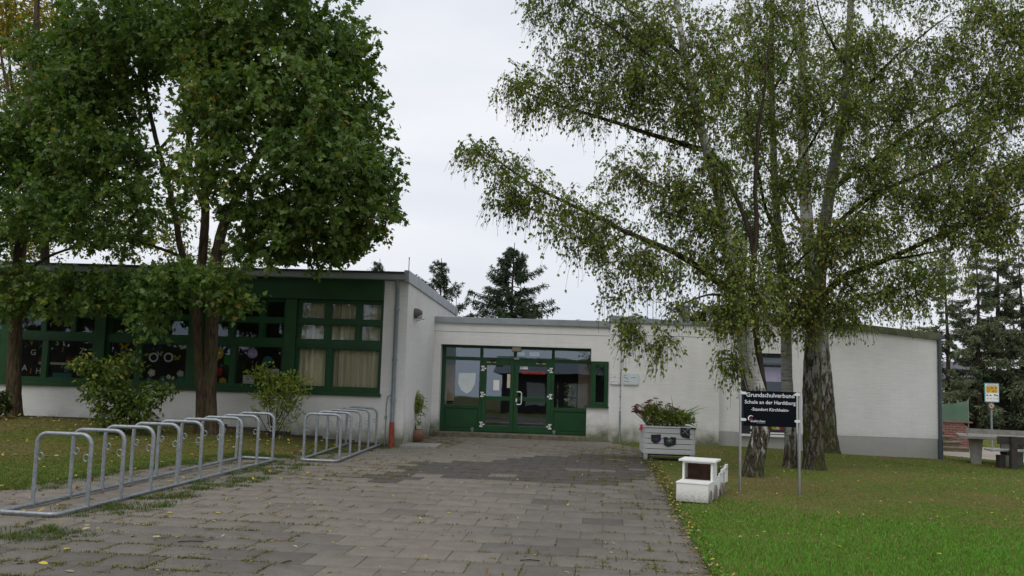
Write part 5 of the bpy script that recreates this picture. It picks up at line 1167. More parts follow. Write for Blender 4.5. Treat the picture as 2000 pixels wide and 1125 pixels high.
mc2 = [(165, 200, 19.0, 95, 75, 1.6), (60, 300, 19.4, 100, 90, 1.6), (190, 300, 18.6, 105, 80, 1.6), (130, 400, 18.4, 115, 50, 1.5, 3600), (220, 170, 19.2, 80, 80, 1.5), (30, 430, 19, 90, 45, 1.5, 2400), (-30, 290, 19.6, 70, 90, 1.6), (200, 70, 19.6, 80, 80, 1.5), (110, 110, 19.5, 60, 70, 1.2, 2600), (60, 550, 18.9, 110, 26, 0.9, 1900), (180, 560, 19.0, 90, 24, 0.8, 1200), (10, 575, 18.8, 70, 35, 0.9), (110, 595, 19.2, 100, 18, 0.6, 700), (160, 455, 18.0, 70, 26, 0.8, 900), (-60, 450, 19, 60, 90, 1.4, 2500), (90, -170, 16.0, 230, 90, 1.5, 5500)]  # last clump sits above the frame, added to block skylight on the facade
tree("maple_tree", "single-stemmed maple with a dark crown at the left edge of the picture", "maples before the classrooms", base, [(tA, 0.175, 0.05, 16)], ml2, mc2, 1270, M['bark'], M['bark'], 8, MAPLE, M['maple_leaf'], MP, per=35, lsize=0.107, twig=0.42, accent=0.02, accent_cols=YEL)
# --- yellowing tree behind the left roof
YT = 33.0; Bx = at(90, 760, YT); base = (Bx.x, YT, 0.0)
tA = [Vector((Bx.x, YT, -0.2)), tp(90, 600), tp(85, 400), tp(80, 250), tp(75, 100), tp(70, -60)]
yl = [([tp(85, 450), tp(50, 330), tp(25, 200), tp(10, 60), tp(0, -60)], 0.10, 0.02), ([tp(85, 420), tp(110, 300), tp(125, 150), tp(135, 20)], 0.10, 0.02), ([tp(80, 300), tp(95, 200), tp(100, 80), tp(105, -40)], 0.07, 0.015), ([tp(50, 330), tp(20, 270), tp(-30, 200)], 0.06, 0.015), ([tp(110, 300), tp(160, 210), tp(190, 120)], 0.06, 0.015), ([tp(85, 470), tp(130, 440), tp(180, 380)], 0.06, 0.015)]
yc = [(70, 60, 33, 110, 90, 2.5), (40, 180, 33, 110, 90, 2.5), (130, 190, 33, 80, 100, 2.2), (60, 330, 33, 130, 90, 2.5), (160, 420, 33, 110, 70, 2.2), (30, 470, 33, 90, 60, 2.0), (10, 20, 33, 90, 90, 2), (290, 440, 34, 90, 60, 2.0), (430, 500, 34, 120, 28, 1.8, 2600)]
tree("yellowing_tree", "tall tree turning yellow at the top, behind the left end of the school roof", None, base, [(tA, 0.22, 0.06, 12)], yl, yc, 1150, M['twig'], M['twig'], 5, OVAL, M['birch_leaf'], [(0.085, 0.13, 0.025), (0.14, 0.175, 0.03), (0.21, 0.21, 0.04)], per=28, lsize=0.16, twig=0.7, accent=0.10, accent_cols=((0.42, 0.30, 0.03), (0.36, 0.22, 0.02)), hue=lambda p: 0.55*sm((p[:, 2]-10.2)/4.5))
# --- the birches
BP = [(0.108, 0.162, 0.030), (0.155, 0.215, 0.040), (0.212, 0.265, 0.056), (0.285, 0.315, 0.080)]
BY = ((0.40, 0.26, 0.03), (0.32, 0.15, 0.03), (0.22, 0.10, 0.04), (0.34, 0.30, 0.05))
bargs = dict(leaf=BIRCH, leafmat=M['birch_leaf'], palette=BP, lsize=0.068, twig=0.42, twigs=5, droop=0.25, upness=0.25, hang=0.75, accent=0.03, accent_cols=BY, shell=0.6, attach_up=0.4)
g1 = "birches beside the school sign"
YT = 16.8; Bx = ground(1467, 931); YT = Bx.y; base = tuple(Bx)
tA = [Vector((Bx.x, YT, base[2]-0.2)), tp(1468, 928), tp(1477, 880), tp(1489, 835), tp(1487, 790), tp(1475, 755), tp(1462, 708), tp(1452, 645), tp(1441, 585), tp(1432, 530), tp(1418, 450), tp(1402, 370), tp(1378, 285), tp(1352, 185), tp(1336, 110), tp(1325, 30), tp(1318, -60)]
tB = [tp(1488, 812, .02), tp(1494, 770, .04), tp(1486, 730, .06), tp(1476, 690, .08), tp(1470, 630, .1), tp(1468, 560, .1), tp(1480, 440, .2), tp(1478, 330, .2), tp(1490, 210, .2), tp(1500, 80, .2)]
bl = [([tp(1440, 580), tp(1420, 560, -.1), tp(1340, 505, -.5), tp(1230, 455, -.9), tp(1130, 405, -1.2), tp(1040, 365, -1.4), tp(985, 325, -1.5), tp(930, 288, -1.6)], 0.075, 0.012),
    ([tp(1372, 292), tp(1279, 264, .1), tp(1191, 235, .2), tp(1132, 220, .3), tp(1056, 193, .4), tp(997, 167, .4)], 0.06, 0.010),
    ([tp(1474, 510, .15), tp(1462, 425, .3), tp(1396, 293, .5), tp(1330, 200, .6), tp(1265, 120, .6), tp(1200, 60, .6)], 0.055, 0.012),
    ([tp(1352, 185), tp(1290, 120, -.4), tp(1220, 70, -.8), tp(1150, 20, -1)], 0.045, 0.01), ([tp(1418, 450), tp(1380, 430, -.6), tp(1320, 380, -1.0), tp(1240, 340, -1.3)], 0.04, 0.01),
    ([tp(1336, 110), tp(1270, 60, .4), tp(1180, -10, .6)], 0.04, 0.01), ([tp(1440, 585), tp(1400, 570, -.8), tp(1340, 590, -1.3), tp(1290, 620, -1.5)], 0.03, 0.008), ([tp(1230, 455, -.9), tp(1190, 470, -1), tp(1150, 500, -1.1)], 0.02, 0.006)]
bc1 = [(935, 288, YT-1.6, 44, 32, 0.6, 1000), (985, 328, YT-1.5, 55, 40, 0.9, 1500), (1050, 365, YT-1.3, 75, 48, 1.0, 2100), (1125, 420, YT-1.1, 90, 52, 1.1, 2600), (1000, 390, YT-1.4, 45, 40, 0.6), (1180, 470, YT-0.9, 85, 55, 1.0, 2900), (1270, 505, YT-0.7, 90, 60, 1.1, 3200), (1215, 560, YT-0.8, 75, 38, 0.8, 1300),
    (1010, 165, YT+0.3, 50, 42, 0.9), (1070, 180, YT+0.2, 75, 52, 1.2, 2900), (1150, 190, YT, 95, 70, 1.5, 4800), (1120, 110, YT+0.2, 80, 55, 1.2, 3300), (1190, 60, YT+0.3, 90, 65, 1.6, 4600), (1250, 160, YT-0.3, 100, 90, 1.6), (1280, 60, YT, 100, 80, 1.6), (1240, 330, YT-0.7, 90, 50, 1.2, 2500), (1330, 380, YT-0.6, 80, 75, 1.2), (1350, 220, YT-0.5, 80, 90, 1.4), (1390, 120, YT, 85, 100, 1.5), (1390, 500, YT-0.4, 80, 70, 1.1), (1170, 420, YT-.8, 60, 32, .8, 1000),
    (1235, 640, YT-1.4, 24, 34, 0.35, 1100), (1292, 665, YT-1.5, 22, 36, 0.35, 1000), (1330, 590, YT-1.2, 60, 32, 0.7, 1300), (1410, 620, YT-0.8, 45, 45, 0.7, 1800), (1422, 700, YT-0.6, 26, 42, 0.4, 1500), (1090, 10, YT+0.3, 70, 45, 1.0), (1200, -60, YT+.2, 150, 60, 1.5, 7000), (1470, 560, YT-0.8, 60, 60, .8), (1400, 330, YT-.7, 45, 60, .4, 2500), (1390, 430, YT-.7, 50, 50, .5), (1430, 610, YT-1.0, 40, 36, .4, 1700)]
tree("birch_tree", "leaning white-stemmed birch directly behind the left post of the sign, its long limb reaching left", g1, base, [(tA, 0.185, 0.045, 18)], bl+[(tB, 0.075, 0.02)], bc1, 2200, birch_mat("birch_bark_leaning", 2.6, 0.5, 0.10), M['twig'], 21, per=21, **bargs)
# second birch, slender, behind the sign's right half
Bx = ground(1543, 913); YT = Bx.y; base = tuple(Bx)
tA = [Vector((Bx.x, YT, base[2]-0.2)), tp(1542, 910), tp(1545, 860), tp(1540, 800), tp(1537, 740), tp(1536, 680), tp(1535, 610), tp(1527, 540), tp(1521, 470), tp(1516, 400), tp(1511, 300), tp(1507, 200), tp(1507, 100), tp(1508, -60)]
bl = [([tp(1521, 470), tp(1490, 400, -.5), tp(1470, 300, -.9), tp(1455, 200, -1), tp(1450, 90, -1)], 0.045, 0.01), ([tp(1516, 400), tp(1560, 320, -.5), tp(1600, 260, -.8), tp(1636, 194, -1)], 0.05, 0.01), ([tp(1508, 180), tp(1550, 100, .2), tp(1590, 30, .3)], 0.04, 0.01), ([tp(1527, 540), tp(1570, 500, -.9), tp(1610, 460, -1.4), tp(1650, 440, -1.6)], 0.035, 0.008)]
bc2 = [(1480, 250, YT-1.2, 75, 90, 1.1), (1500, 120, YT-0.8, 100, 100, 1.4), (1560, 200, YT-1.0, 85, 90, 1.2), (1470, 400, YT-1.2, 65, 70, 0.9), (1560, 350, YT-1.2, 75, 75, 1.0), (1520, 20, YT-0.5, 110, 70, 1.4), (1600, 470, YT-1.6, 65, 60, 0.8), (1540, 540, YT-1.3, 60, 70, 0.8), (1580, 590, YT-1.4, 50, 55, 0.6), (1500, 620, YT-1.2, 36, 36, 0.5, 1000), (1650, 450, YT-1.7, 60, 45, .7), (1530, -70, YT-.5, 120, 60, 1.2, 5000), (1560, 610, YT-1.3, 40, 45, .4, 2000), (1510, 480, YT-1.2, 50, 60, .6), (1600, 560, YT-1.7, 55, 50, .5)]
tree("birch_tree", "slender pale birch rising behind the right half of the sign", g1, base, [(tA, 0.135, 0.04, 16)], bl, bc2, 1200, birch_mat("birch_bark_slender", 2.2, 0.3, 0.22, 0.6), M['twig'], 22, per=21, **dict(bargs, accent=0.07))
# third birch: thick mossy trunk right of the sign
Bx = ground(1592, 917); YT = Bx.y; base = tuple(Bx)
tA = [Vector((Bx.x, YT, base[2]-0.2)), tp(1590, 912), tp(1587, 850), tp(1586, 780), tp(1587, 710), tp(1592, 640), tp(1597, 580), tp(1600, 515), tp(1610, 440), tp(1622, 370), tp(1636, 281), tp(1648, 200), tp(1658, 100), tp(1664, -60)]
tB = [tp(1606, 586), tp(1622, 552, -.1), tp(1680, 530, -.4), tp(1740, 505, -.7), tp(1842, 455, -1.0), tp(1950, 415, -1.2), tp(2060, 380, -1.3)]
bl = [(tB, 0.075, 0.012), ([tp(1604, 470), tp(1650, 420, -.5), tp(1695, 380, -.8), tp(1818, 330, -1.2), tp(1982, 250, -1.4)], 0.06, 0.012), ([tp(1622, 370), tp(1695, 320, .3), tp(1800, 240, .6), tp(1900, 190, .8), tp(2020, 120, .8)], 0.06, 0.012), ([tp(1642, 240), tp(1700, 160, -.3), tp(1780, 90, -.6), tp(1860, 30, -.8)], 0.05, 0.01), ([tp(1600, 520), tp(1640, 500, -.9), tp(1690, 480, -1.4)], 0.035, 0.008),
    ([tp(1654, 130), tp(1610, 60, -.4), tp(1590, -10, -.6)], 0.035, 0.01), ([tp(1740, 505, -.7), tp(1800, 500, -.9), tp(1870, 480, -1.0)], 0.03, 0.008)]
bc3 = [(1690, 90, YT-0.6, 100, 90, 1.5), (1650, 220, YT-1.0, 80, 80, 1.2), (1750, 200, YT-0.6, 110, 90, 1.5), (1850, 110, YT-0.2, 110, 90, 1.5), (1940, 200, YT-0.2, 100, 90, 1.4), (1860, 270, YT-0.8, 110, 70, 1.3), (1700, 330, YT-1.2, 90, 70, 1.1), (1800, 380, YT-1.2, 110, 65, 1.2), (1920, 350, YT-1.2, 100, 65, 1.2), (1700, 440, YT-1.3, 75, 50, 0.9), (1850, 450, YT-1.2, 110, 45, 1.0), (1960, 430, YT-1.3, 70, 45, 0.9), (1680, 540, YT-1.2, 60, 50, 0.8), (1740, 560, YT-1.0, 60, 45, 0.7), (1790, 540, YT-1.1, 45, 60, 0.6), (1650, 600, YT-1.3, 45, 45, .6), (1980, 60, YT, 90, 90, 1.4), (1990, 160, YT-.3, 70, 70, 1.2), (1995, 320, YT-1, 60, 60, 1.1), (1930, 20, YT, 90, 70, 1.2), (1900, 400, YT-1.2, 90, 50, 1.0), (2080, 260, YT-.6, 80, 150, 1.4, 6000), (1780, -50, YT-.4, 180, 60, 1.5, 7000)]
tree("birch_tree", "stout mossy birch trunk just right of the sign, limbs rising to the right", g1, base, [(tA, 0.215, 0.05, 20)], bl, bc3, 2500, birch_mat("birch_bark_mossy", 4.2, 0.9, 0.06, 0.48), M['twig'], 23, per=21, **bargs)
# fourth birch, nearest the wall
Bx = ground(1617, 884); YT = Bx.y; base = tuple(Bx)
tA = [Vector((Bx.x, YT, base[2]-0.2)), tp(1617, 880), tp(1612, 820), tp(1607, 740), tp(1602, 650), tp(1590, 560), tp(1578, 460), tp(1570, 340), tp(1566, 200), tp(1566, 60), tp(1570, -60)]
bl = [([tp(1602, 620), tp(1650, 590, .3), tp(1720, 570, .5), tp(1790, 560, .5)], 0.05, 0.01), ([tp(1590, 560), tp(1640, 450, .5), tp(1720, 370, .9), tp(1800, 300, 1)], 0.06, 0.01), ([tp(1578, 460), tp(1530, 380, .5), tp(1480, 300, .8), tp(1440, 200, .8)], 0.05, 0.01), ([tp(1590, 570), tp(1540, 540, .4), tp(1470, 530, .7), tp(1400, 540, .8)], 0.04, 0.01)]
bc4 = [(1570, 120, YT+0.2, 130, 110, 1.8), (1680, 330, YT+0.7, 110, 90, 1.6), (1760, 280, YT+0.8, 110, 80, 1.6), (1450, 240, YT+0.6, 90, 90, 1.5), (1560, 340, YT+0.2, 100, 90, 1.5), (1700, 480, YT+0.6, 80, 60, 1.2), (1780, 500, YT+0.3, 90, 60, 1.1), (1620, 130, YT+0.3, 120, 100, 1.6), (1450, 480, YT+0.5, 70, 60, 1.0), (1670, 600, YT-0.6, 55, 45, 0.7), (1760, 610, YT-0.8, 70, 30, 0.5), (1860, 540, YT-0.3, 60, 45, 0.8), (1500, 580, YT+0.0, 80, 50, .8)]
tree("birch_tree", "white-flecked birch trunk with a mossy foot, rearmost and nearest the white hall wall", g1, base, [(tA, 0.30, 0.05, 18)], bl, bc4, 900, birch_mat("birch_bark_rear", 5.5, 0.5, 0.16, 0.55), M['twig'], 24, per=21, **dict(bargs, lsize=0.075))

# --- shrubs
def shrub(name, label, base, stems, clumps, n, pal, leafsize, seed, **kw):
    limbs = [(s, 0.014, 0.004) for s in stems[1:]]
    return tree(name, label, None, base, [(stems[0], 0.016, 0.005, 6)], limbs, clumps, n, M['twig'], M['twig'], seed, OVAL, M['shrub_leaf'], pal, lsize=leafsize, cat="shrub", lumps=0.0, **kw)
YT = 18.2; Bx = at(238, 835, YT); base = (Bx.x, YT, tz(Bx.x, YT)); bb = Vector(base)
stems = [[bb+Vector((random.uniform(-.1, .1), random.uniform(-.1, .1), -0.05)), tp(u, v, dy)] for u, v, dy in ((240, 750, 0), (215, 735, .2), (270, 745, -.1), (190, 765, -.2), (290, 770, .1), (245, 710, .1), (225, 705, -.1))]
shrub("dark_bush", "dark green bush with yellowing leaves before the classroom windows, between the two maples", base, stems,
    [(235, 805, YT, 55, 26, .4), (225, 765, YT, 62, 30, .5), (240, 730, YT, 50, 28, .45), (190, 725, YT, 38, 24, .35), (275, 775, YT-.1, 42, 18, .3), (180, 765, YT, 34, 14, .3), (308, 765, YT-.1, 24, 9, .2, 700), (160, 712, YT, 16, 11, .2, 350), (248, 705, YT, 22, 14, .2, 400), (285, 805, YT, 22, 14, .25), (235, 832, YT, 46, 9, .3)], 185, [(0.048, 0.092, 0.014), (0.085, 0.14, 0.022), (0.14, 0.19, 0.03)], 0.11, 31, per=22, twig=0.27, accent=0.10, accent_cols=((0.40, 0.32, 0.03), (0.30, 0.33, 0.04)), shell=0.5)
YT = 20.1; Bx = at(531, 843, YT); base = (Bx.x, YT, tz(Bx.x, YT)); bb = Vector(base)
stems = [[bb+Vector((random.uniform(-.06, .06), random.uniform(-.06, .06), -0.05)), tp((531+u)/2+2, (843+v)/2-6, dy), tp(u, v, dy)] for u, v, dy in ((520, 760, 0), (545, 740, .1), (575, 765, -.1), (505, 740, .1), (590, 760, .0), (530, 720, -.1), (560, 790, -.2), (500, 800, -.1))]
shrub("pale_shrub", "loose shrub with fresh yellow-green leaves before the curtained window", base, stems,
    [(540, 745, YT, 40, 22, .35), (515, 735, YT, 28, 20, .3), (500, 722, YT, 12, 6, .15), (565, 750, YT, 32, 16, .3), (595, 755, YT, 22, 12, .2), (530, 775, YT, 36, 18, .3), (565, 785, YT, 25, 18, .25), (497, 805, YT, 10, 5, .15), (570, 820, YT, 14, 12, .2), (545, 820, YT, 18, 18, .2)], 165, [(0.17, 0.21, 0.03), (0.32, 0.40, 0.07), (0.44, 0.47, 0.11)], 0.085, 32, per=14, twig=0.24, twigs=4, accent=0.03, accent_cols=((0.34, 0.32, 0.06),), shell=0.6)
YT = 19.0; Bx = at(-12, 822, YT); base = (Bx.x, YT, tz(Bx.x, YT)); bb = Vector(base)
shrub("small_bush", "small dark leafy bush at the foot of the left-edge maple", base, [[bb, tp(-8, 790)], [bb, tp(5, 795)]], [(-8, 792, YT, 20, 16, .3), (4, 775, YT, 9, 8, .2)], 60, [(0.03, 0.05, 0.012), (0.05, 0.08, 0.016)], 0.10, 33, per=16, twig=0.18, twigs=4)
# pot shrub, planted in the pot
YT = pp_.y; kx = F
def addplant(root, stems, clumps, n, pal, ls, seed, per=12, twig=0.10):
    t_ = shrub("plant_tmp", "x", tuple(root.location), stems, clumps, n, pal, ls, seed, per=per, twig=twig, twigs=3, shell=0.7)
    for ch in list(t_.children):
        ch.parent = root; ch.matrix_parent_inverse = Matrix.Translation(-root.location); ch.name = {"trunk": "stem", "branches": "twigs", "crown": "foliage"}[ch.name.split(".")[0]]
    bpy.data.objects.remove(t_)
pz = Vector((pp_.x, pp_.y, tz(pp_.x, pp_.y)+0.28))
addplant(pot, [[pz, tp(808, 822), tp(808, 808), tp(806, 795)], [tp(808, 808), tp(798, 775)], [tp(808, 808), tp(816, 785)], [tp(807, 836), tp(815, 828)]], [(808, 793, YT, 17, 17, .24), (800, 774, YT, 9, 11, .14), (815, 780, YT, 12, 12, .17), (817, 828, YT, 5, 5, .08, 20)], 120, [(0.16, 0.21, 0.05), (0.26, 0.29, 0.08), (0.36, 0.36, 0.14)], 0.07, 41, per=15, twig=0.13)
# planter flowers: stonecrop heads and strap leaves
YT = YP+0.35
pb = Vector((pl.location.x, YT, zt_p-0.07))
addplant(pl, [[pb, tp(1300, 810)]], [(1285, 812, YT, 28, 17, .3), (1320, 818, YT, 32, 13, .3), (1270, 800, YT, 14, 10, .2)], 230, [(0.14, 0.20, 0.03), (0.22, 0.27, 0.04), (0.30, 0.28, 0.07)], 0.062, 42, per=12, twig=0.12)
g = np.random.default_rng(5); mb = MB(); fl = MB(); V_, Fc_, C_ = [], [], []
for k in range(46):
    u = 1238+100*g.beta(0.9, 1.6); v = 800-g.uniform(-6, 26)*(1-abs(u-1285)/90)+abs(u-1285)*0.10; dy = g.uniform(-.3, .3)
    top = tp(u, v, dy); bot = Vector((pl.location.x+(top.x-pl.location.x)*0.55, YT+dy*0.6, zt_p-0.07))
    mb.tube([bot, bot.lerp(top, 0.5)+Vector((0, 0, 0.03)), top], 0.005, 4)
    V_, Fc_, C_ = [], [], []
    for q in range(22):
        a = g.uniform(0, 6.28); r_ = 0.058*math.sqrt(g.uniform(0, 1)); c = top+Vector((r_*math.cos(a), r_*math.sin(a), 0.016-6*r_*r_+g.normal(0, .004)))
        s = 0.015; n0 = len(V_)
        V_ += [(c.x-s, c.y, c.z-s*.4), (c.x, c.y-s, c.z-s*.4), (c.x+s, c.y, c.z-s*.4), (c.x, c.y+s, c.z-s*.4), (c.x, c.y, c.z+s*.8)]; Fc_ += [(n0, n0+1, n0+4), (n0+1, n0+2, n0+4), (n0+2, n0+3, n0+4), (n0+3, n0, n0+4)]
        cc_ = np.array((0.115, 0.028, 0.030))*g.uniform(0.6, 1.5); C_ += [cc_]*5
    link("flower_head", arr_mesh("flower_head", V_, [np.array(Fc_)], np.array(C_)), M['petal'], pl)
mb.build("flower_stalks", M['needle'] if False else plain("flower_stalk", (0.13, 0.13, 0.04), 0.7), pl)
V_, Fc_, C_ = [], [], []
def strap(b0, tip, wdt, col, bend=0.2):
    b0 = np.array(b0); tip = np.array(tip); d = tip-b0; sd_ = np.cross(d, (g.normal(), 1, 0)); sd_ /= np.linalg.norm(sd_)+1e-9; n0 = len(V_)
    for t_, w_ in ((0, .8), (.35, 1.0), (.7, .7), (1, .05)):
        p = b0+d*t_+np.array([0, 0, bend*np.linalg.norm(d)*t_*(1-t_)]); V_.extend([tuple(p-sd_*wdt*w_), tuple(p+sd_*wdt*w_)]); C_.extend([col, col])
    for i in range(3): Fc_.append((n0+2*i, n0+2*i+1, n0+2*i+3, n0+2*i+2))
for k in range(120):
    cu = 1322 if k < 90 else 1345; bx_ = tp(cu+g.normal(0, 7), 828, g.normal(0, .1)); tip = tp(cu+g.normal(0, 22), 808-g.exponential(7)*(1 if k < 90 else .5), g.normal(0, .25))
    if cu == 1345: tip = tp(1345+g.uniform(-8, 20), 815+g.normal(0, 8), g.normal(0, .2))
    strap(bx_, tip, 0.011, np.array((0.10, 0.16, 0.03))*g.uniform(0.6, 1.6), 0.35)
link("strap_leaves", arr_mesh("strap_leaves", V_, [np.array(Fc_)], np.array(C_)), M['shrub_leaf'], pl)
# little plant in the wagon
V_, Fc_, C_ = [], [], []
for k in range(110):
    b0 = TL(g.uniform(0.1, FW-0.08), g.uniform(y0+0.06, y0+0.5), 0.28) if False else TL(g.uniform(0.1, FW-0.08), g.uniform(1.16, 1.66), 0.28)
    tip = b0+Vector((g.normal(0, .07), g.normal(0, .07), abs(g.normal(0.2, .07)))); strap(tuple(b0), tuple(tip), 0.008, np.array((0.10, 0.13, 0.03))*g.uniform(0.6, 1.5), 0.3)
link("foliage", arr_mesh("foliage", V_, [np.array(Fc_)], np.array(C_)), M['shrub_leaf'], wg)

# --- trees across the yard, copies of the maples, mirrored in the classroom windows
def copy_tree(src, loc, rz, sc, label, group):
    c = src.copy(); COL.objects.link(c); c.location = loc; c.rotation_euler.z = rz; c.scale = (sc, sc, sc); c["label"] = label; c["group"] = group
    for ch in src.children: k = ch.copy(); COL.objects.link(k); k.parent = c; k.matrix_parent_inverse = ch.matrix_parent_inverse.copy()
maples = [o for o in bpy.data.objects if o.name.startswith("maple_tree")]
for i, (x, y, rz, sc) in enumerate(((-14, -16, 0.5, 1.15), (-21, -19, 2.1, 1.2), (-29, -17, 3.6, 1.1), (-37, -21, 5.0, 1.25), (-45, -18, 1.2, 1.15))):
    copy_tree(maples[0], (x, y, -0.3), rz, sc, "maple across the yard, visible only mirrored in the classroom windows", "maples across the yard")
g = np.random.default_rng(77); n = 9000
pos = np.stack([g.uniform(-52, -11, n), g.uniform(-15.2, -12.8, n), 3.0*g.uniform(0, 1, n)**0.7], 1); pos[:, 2] *= 1+0.12*np.sin(pos[:, 0]*1.9)
hd = thing("added_hedge", (-31, -14, 0), "tall dark hedge added across the yard to darken the classroom window reflections", "hedge")  # added hedge: hides the bright gap under the mirrored crowns
link("foliage", leaf_mesh("foliage", pos, g.normal(size=(n, 3)), g.normal(size=(n, 3)), g.uniform(0.25, 0.5, n), OVAL, np.array((0.03, 0.05, 0.018))*g.uniform(0.5, 1.5, (n, 1))), M['shrub_leaf'], hd)
mb = MB(); mb.box(-52, -11, -14.6, -13.4, -0.1, 2.4); mb.build("dark_core", M['twig'], hd)  # solid dark box filling the added hedge
# --- conifers
def conifer_mesh(seed, H, Rb, z0, whorl, sparse, curl=0.35, tipc=(0.028, 0.052, 0.032), card=0.30, irregular=0.3):
    g = np.random.default_rng(seed); tk = Tubes(); V_, C_ = [], []
    zz_ = np.linspace(-0.3, H, 24); P = np.stack([0.06*np.sin(zz_*0.7+seed), 0.06*np.cos(zz_*0.5), zz_], 1); tk.add(P, np.maximum(0.016*(H-zz_)+0.015, 0.012), 9)
    pos, dirs, sz = [], [], []
    z = z0
    while z < H-0.15:
        f = (H-z)/(H-z0); n = int(g.integers(4, 7)); a0 = g.uniform(0, 6.28); Lr = Rb*min(f**0.95, f*1.6)+0.04
        for k in range(n):
            if g.uniform() < sparse: continue
            a = a0+2*PI*k/n+g.normal(0, .25); ln = Lr*g.uniform(1-irregular*1.4, 1+irregular*0.6); zz0 = z+g.normal(0, whorl*0.3)
            t = np.linspace(0, 1, 9); out = t*ln; dz = ln*(-0.42*t*(1-0.1*f)+curl*t**2.4)+0.22*(1-f)*ln*t
            if f < 0.3: dz += ln*t*0.28; out = out*0.9
            Pb = np.stack([math.cos(a)*out, math.sin(a)*out, zz0+dz], 1); tk.add(Pb, np.linspace(0.010+0.008*ln, 0.004, 9), 4)
            m = int(9+ln*30); tt_ = g.uniform(0.12, 1, m)**0.8; base = np.stack([np.interp(tt_, t, Pb[:, i]) for i in range(3)], 1)
            d = np.stack([math.cos(a)*np.ones(m), math.sin(a)*np.ones(m), np.zeros(m)], 1); side = np.stack([-d[:, 1], d[:, 0], d[:, 2]], 1); s = g.choice([-1, 1], m)[:, None]*g.uniform(0.1, 0.9, (m, 1))
            dr = d*0.5+side*s*0.7+np.array([0, 0, -1.0])*g.uniform(0.15, 1.1, (m, 1)); pos.append(base); dirs.append(dr); sz.append(card*g.uniform(0.5, 1.25, m)*(0.45+0.55*f)*(1.15-0.5*tt_))
        z += whorl*g.uniform(0.75, 1.25)*(0.55+0.45*f)
    pos = np.concatenate(pos); dirs = np.concatenate(dirs); sz = np.concatenate(sz); n = len(pos)
    # every spray = a drooping twig with short needle tufts: several slim blades
    rep = 7; p = np.repeat(pos, rep, 0); d = np.repeat(dirs, rep, 0); s = np.repeat(sz, rep)
    d /= np.linalg.norm(d, axis=1, keepdims=True); t = g.uniform(0, 1, len(p))[:, None]; p = p+d*s[:, None]*t
    d2 = d*0.8+g.normal(0, .55, d.shape); nm = g.normal(size=d.shape)
    x = g.uniform(0, 1, len(p))[:, None]; col = np.array(tipc)*(0.45+1.1*x)+np.array((0.05, 0.035, 0.008))*(g.uniform(0, 1, (len(p), 1)) < 0.10)
    col *= np.repeat(g.uniform(0.75, 1.25, n), rep)[:, None]
    T = np.array([(0.0, 0, 0), (0.13, 0.35, 0), (0, 1, 0.0), (-0.13, 0.35, 0)]); Fc = np.array([[0, 1, 2, 3]])
    me = leaf_mesh("crown", p, nm, d2, s*0.62, (T, Fc), col); tme = arr_mesh("trunk", np.concatenate(tk.V), [np.concatenate(tk.Q)])
    me.materials.append(M['needle']); tme.materials.append(M['conbark']); tme.shade_smooth()
    return tme, me
def conifer(name, label, group, meshes, loc, rz, sc):
    o = thing(name, (0, 0, 0), label, "tree", group)
    for nm, me in zip(("trunk", "crown"), meshes): c = bpy.data.objects.new(nm, me); COL.objects.link(c); c.parent = o
    o.location = loc; o.rotation_euler.z = rz; o.scale = sc; return o
YC = 44.0; kc = YC/F
q = at(1004, 474, YC); Hc_ = q.z; conifer("spruce_tree", "full broad spruce centred behind the entrance roof", "spruces behind the entrance", conifer_mesh(51, Hc_, 5.2, 0.8, 0.36, 0.06, card=0.58, irregular=0.36, tipc=(0.045, 0.070, 0.038)), (q.x, YC, 0), 0.6, (1, 1, 1))
q = at(861, 504, YC+1); conifer("spruce_tree", "smaller thin-topped spruce rising behind the sloping metal verge", "spruces behind the entrance", conifer_mesh(52, q.z, 5.2, 0.8, 0.42, 0.12, card=0.50, irregular=0.5, tipc=(0.045, 0.068, 0.038)), (q.x, YC+1, 0), 2.0, (1, 1, 1))
q = at(740, 505, 50.0); conifer("spruce_tree", "tip of a distant conifer just right of the maple crown above the gutter", "spruces behind the entrance", conifer_mesh(53, q.z, 2.0, 3.5, 0.4, 0.12, card=0.5, irregular=0.6), (q.x, 50, 0), 1.0, (1, 1, 1))
g2 = "tall spruces beyond the playground"
cA = conifer_mesh(61, 13.0, 3.4, 1.6, 0.62, 0.25, 0.25, (0.128, 0.155, 0.088), 0.62, 0.5); cB = conifer_mesh(62, 13.0, 3.6, 1.2, 0.66, 0.24, 0.3, (0.108, 0.138, 0.080), 0.65, 0.45)
for (u, vt, Y, ms, rz, rs, lab) in ((1847, 505, 44.5, cA, 0.3, 0.95, "slender tall spruce with a bare pale trunk nearest the hall's corner"), (1907, 492, 44, cA, 2.2, 1.05, "tall spruce with a mossy trunk left of the playground notice"), (1947, 470, 45, cB, 4.0, 1.1, "tallest dense spruce directly behind the playground notice"), (1992, 500, 45.5, cB, 1.2, 1.2, "dark full spruce at the far right edge of the picture"), (2040, 470, 52, cB, 5.0, 1.2, "spruce mostly cut by the right picture edge")):
    if u > 2010: continue
    q = at(u, vt, Y); s = q.z/13.0*1.07; conifer("spruce_tree", lab, g2, ms, (q.x, Y, 0), rz, (rs*s, rs*s, s))
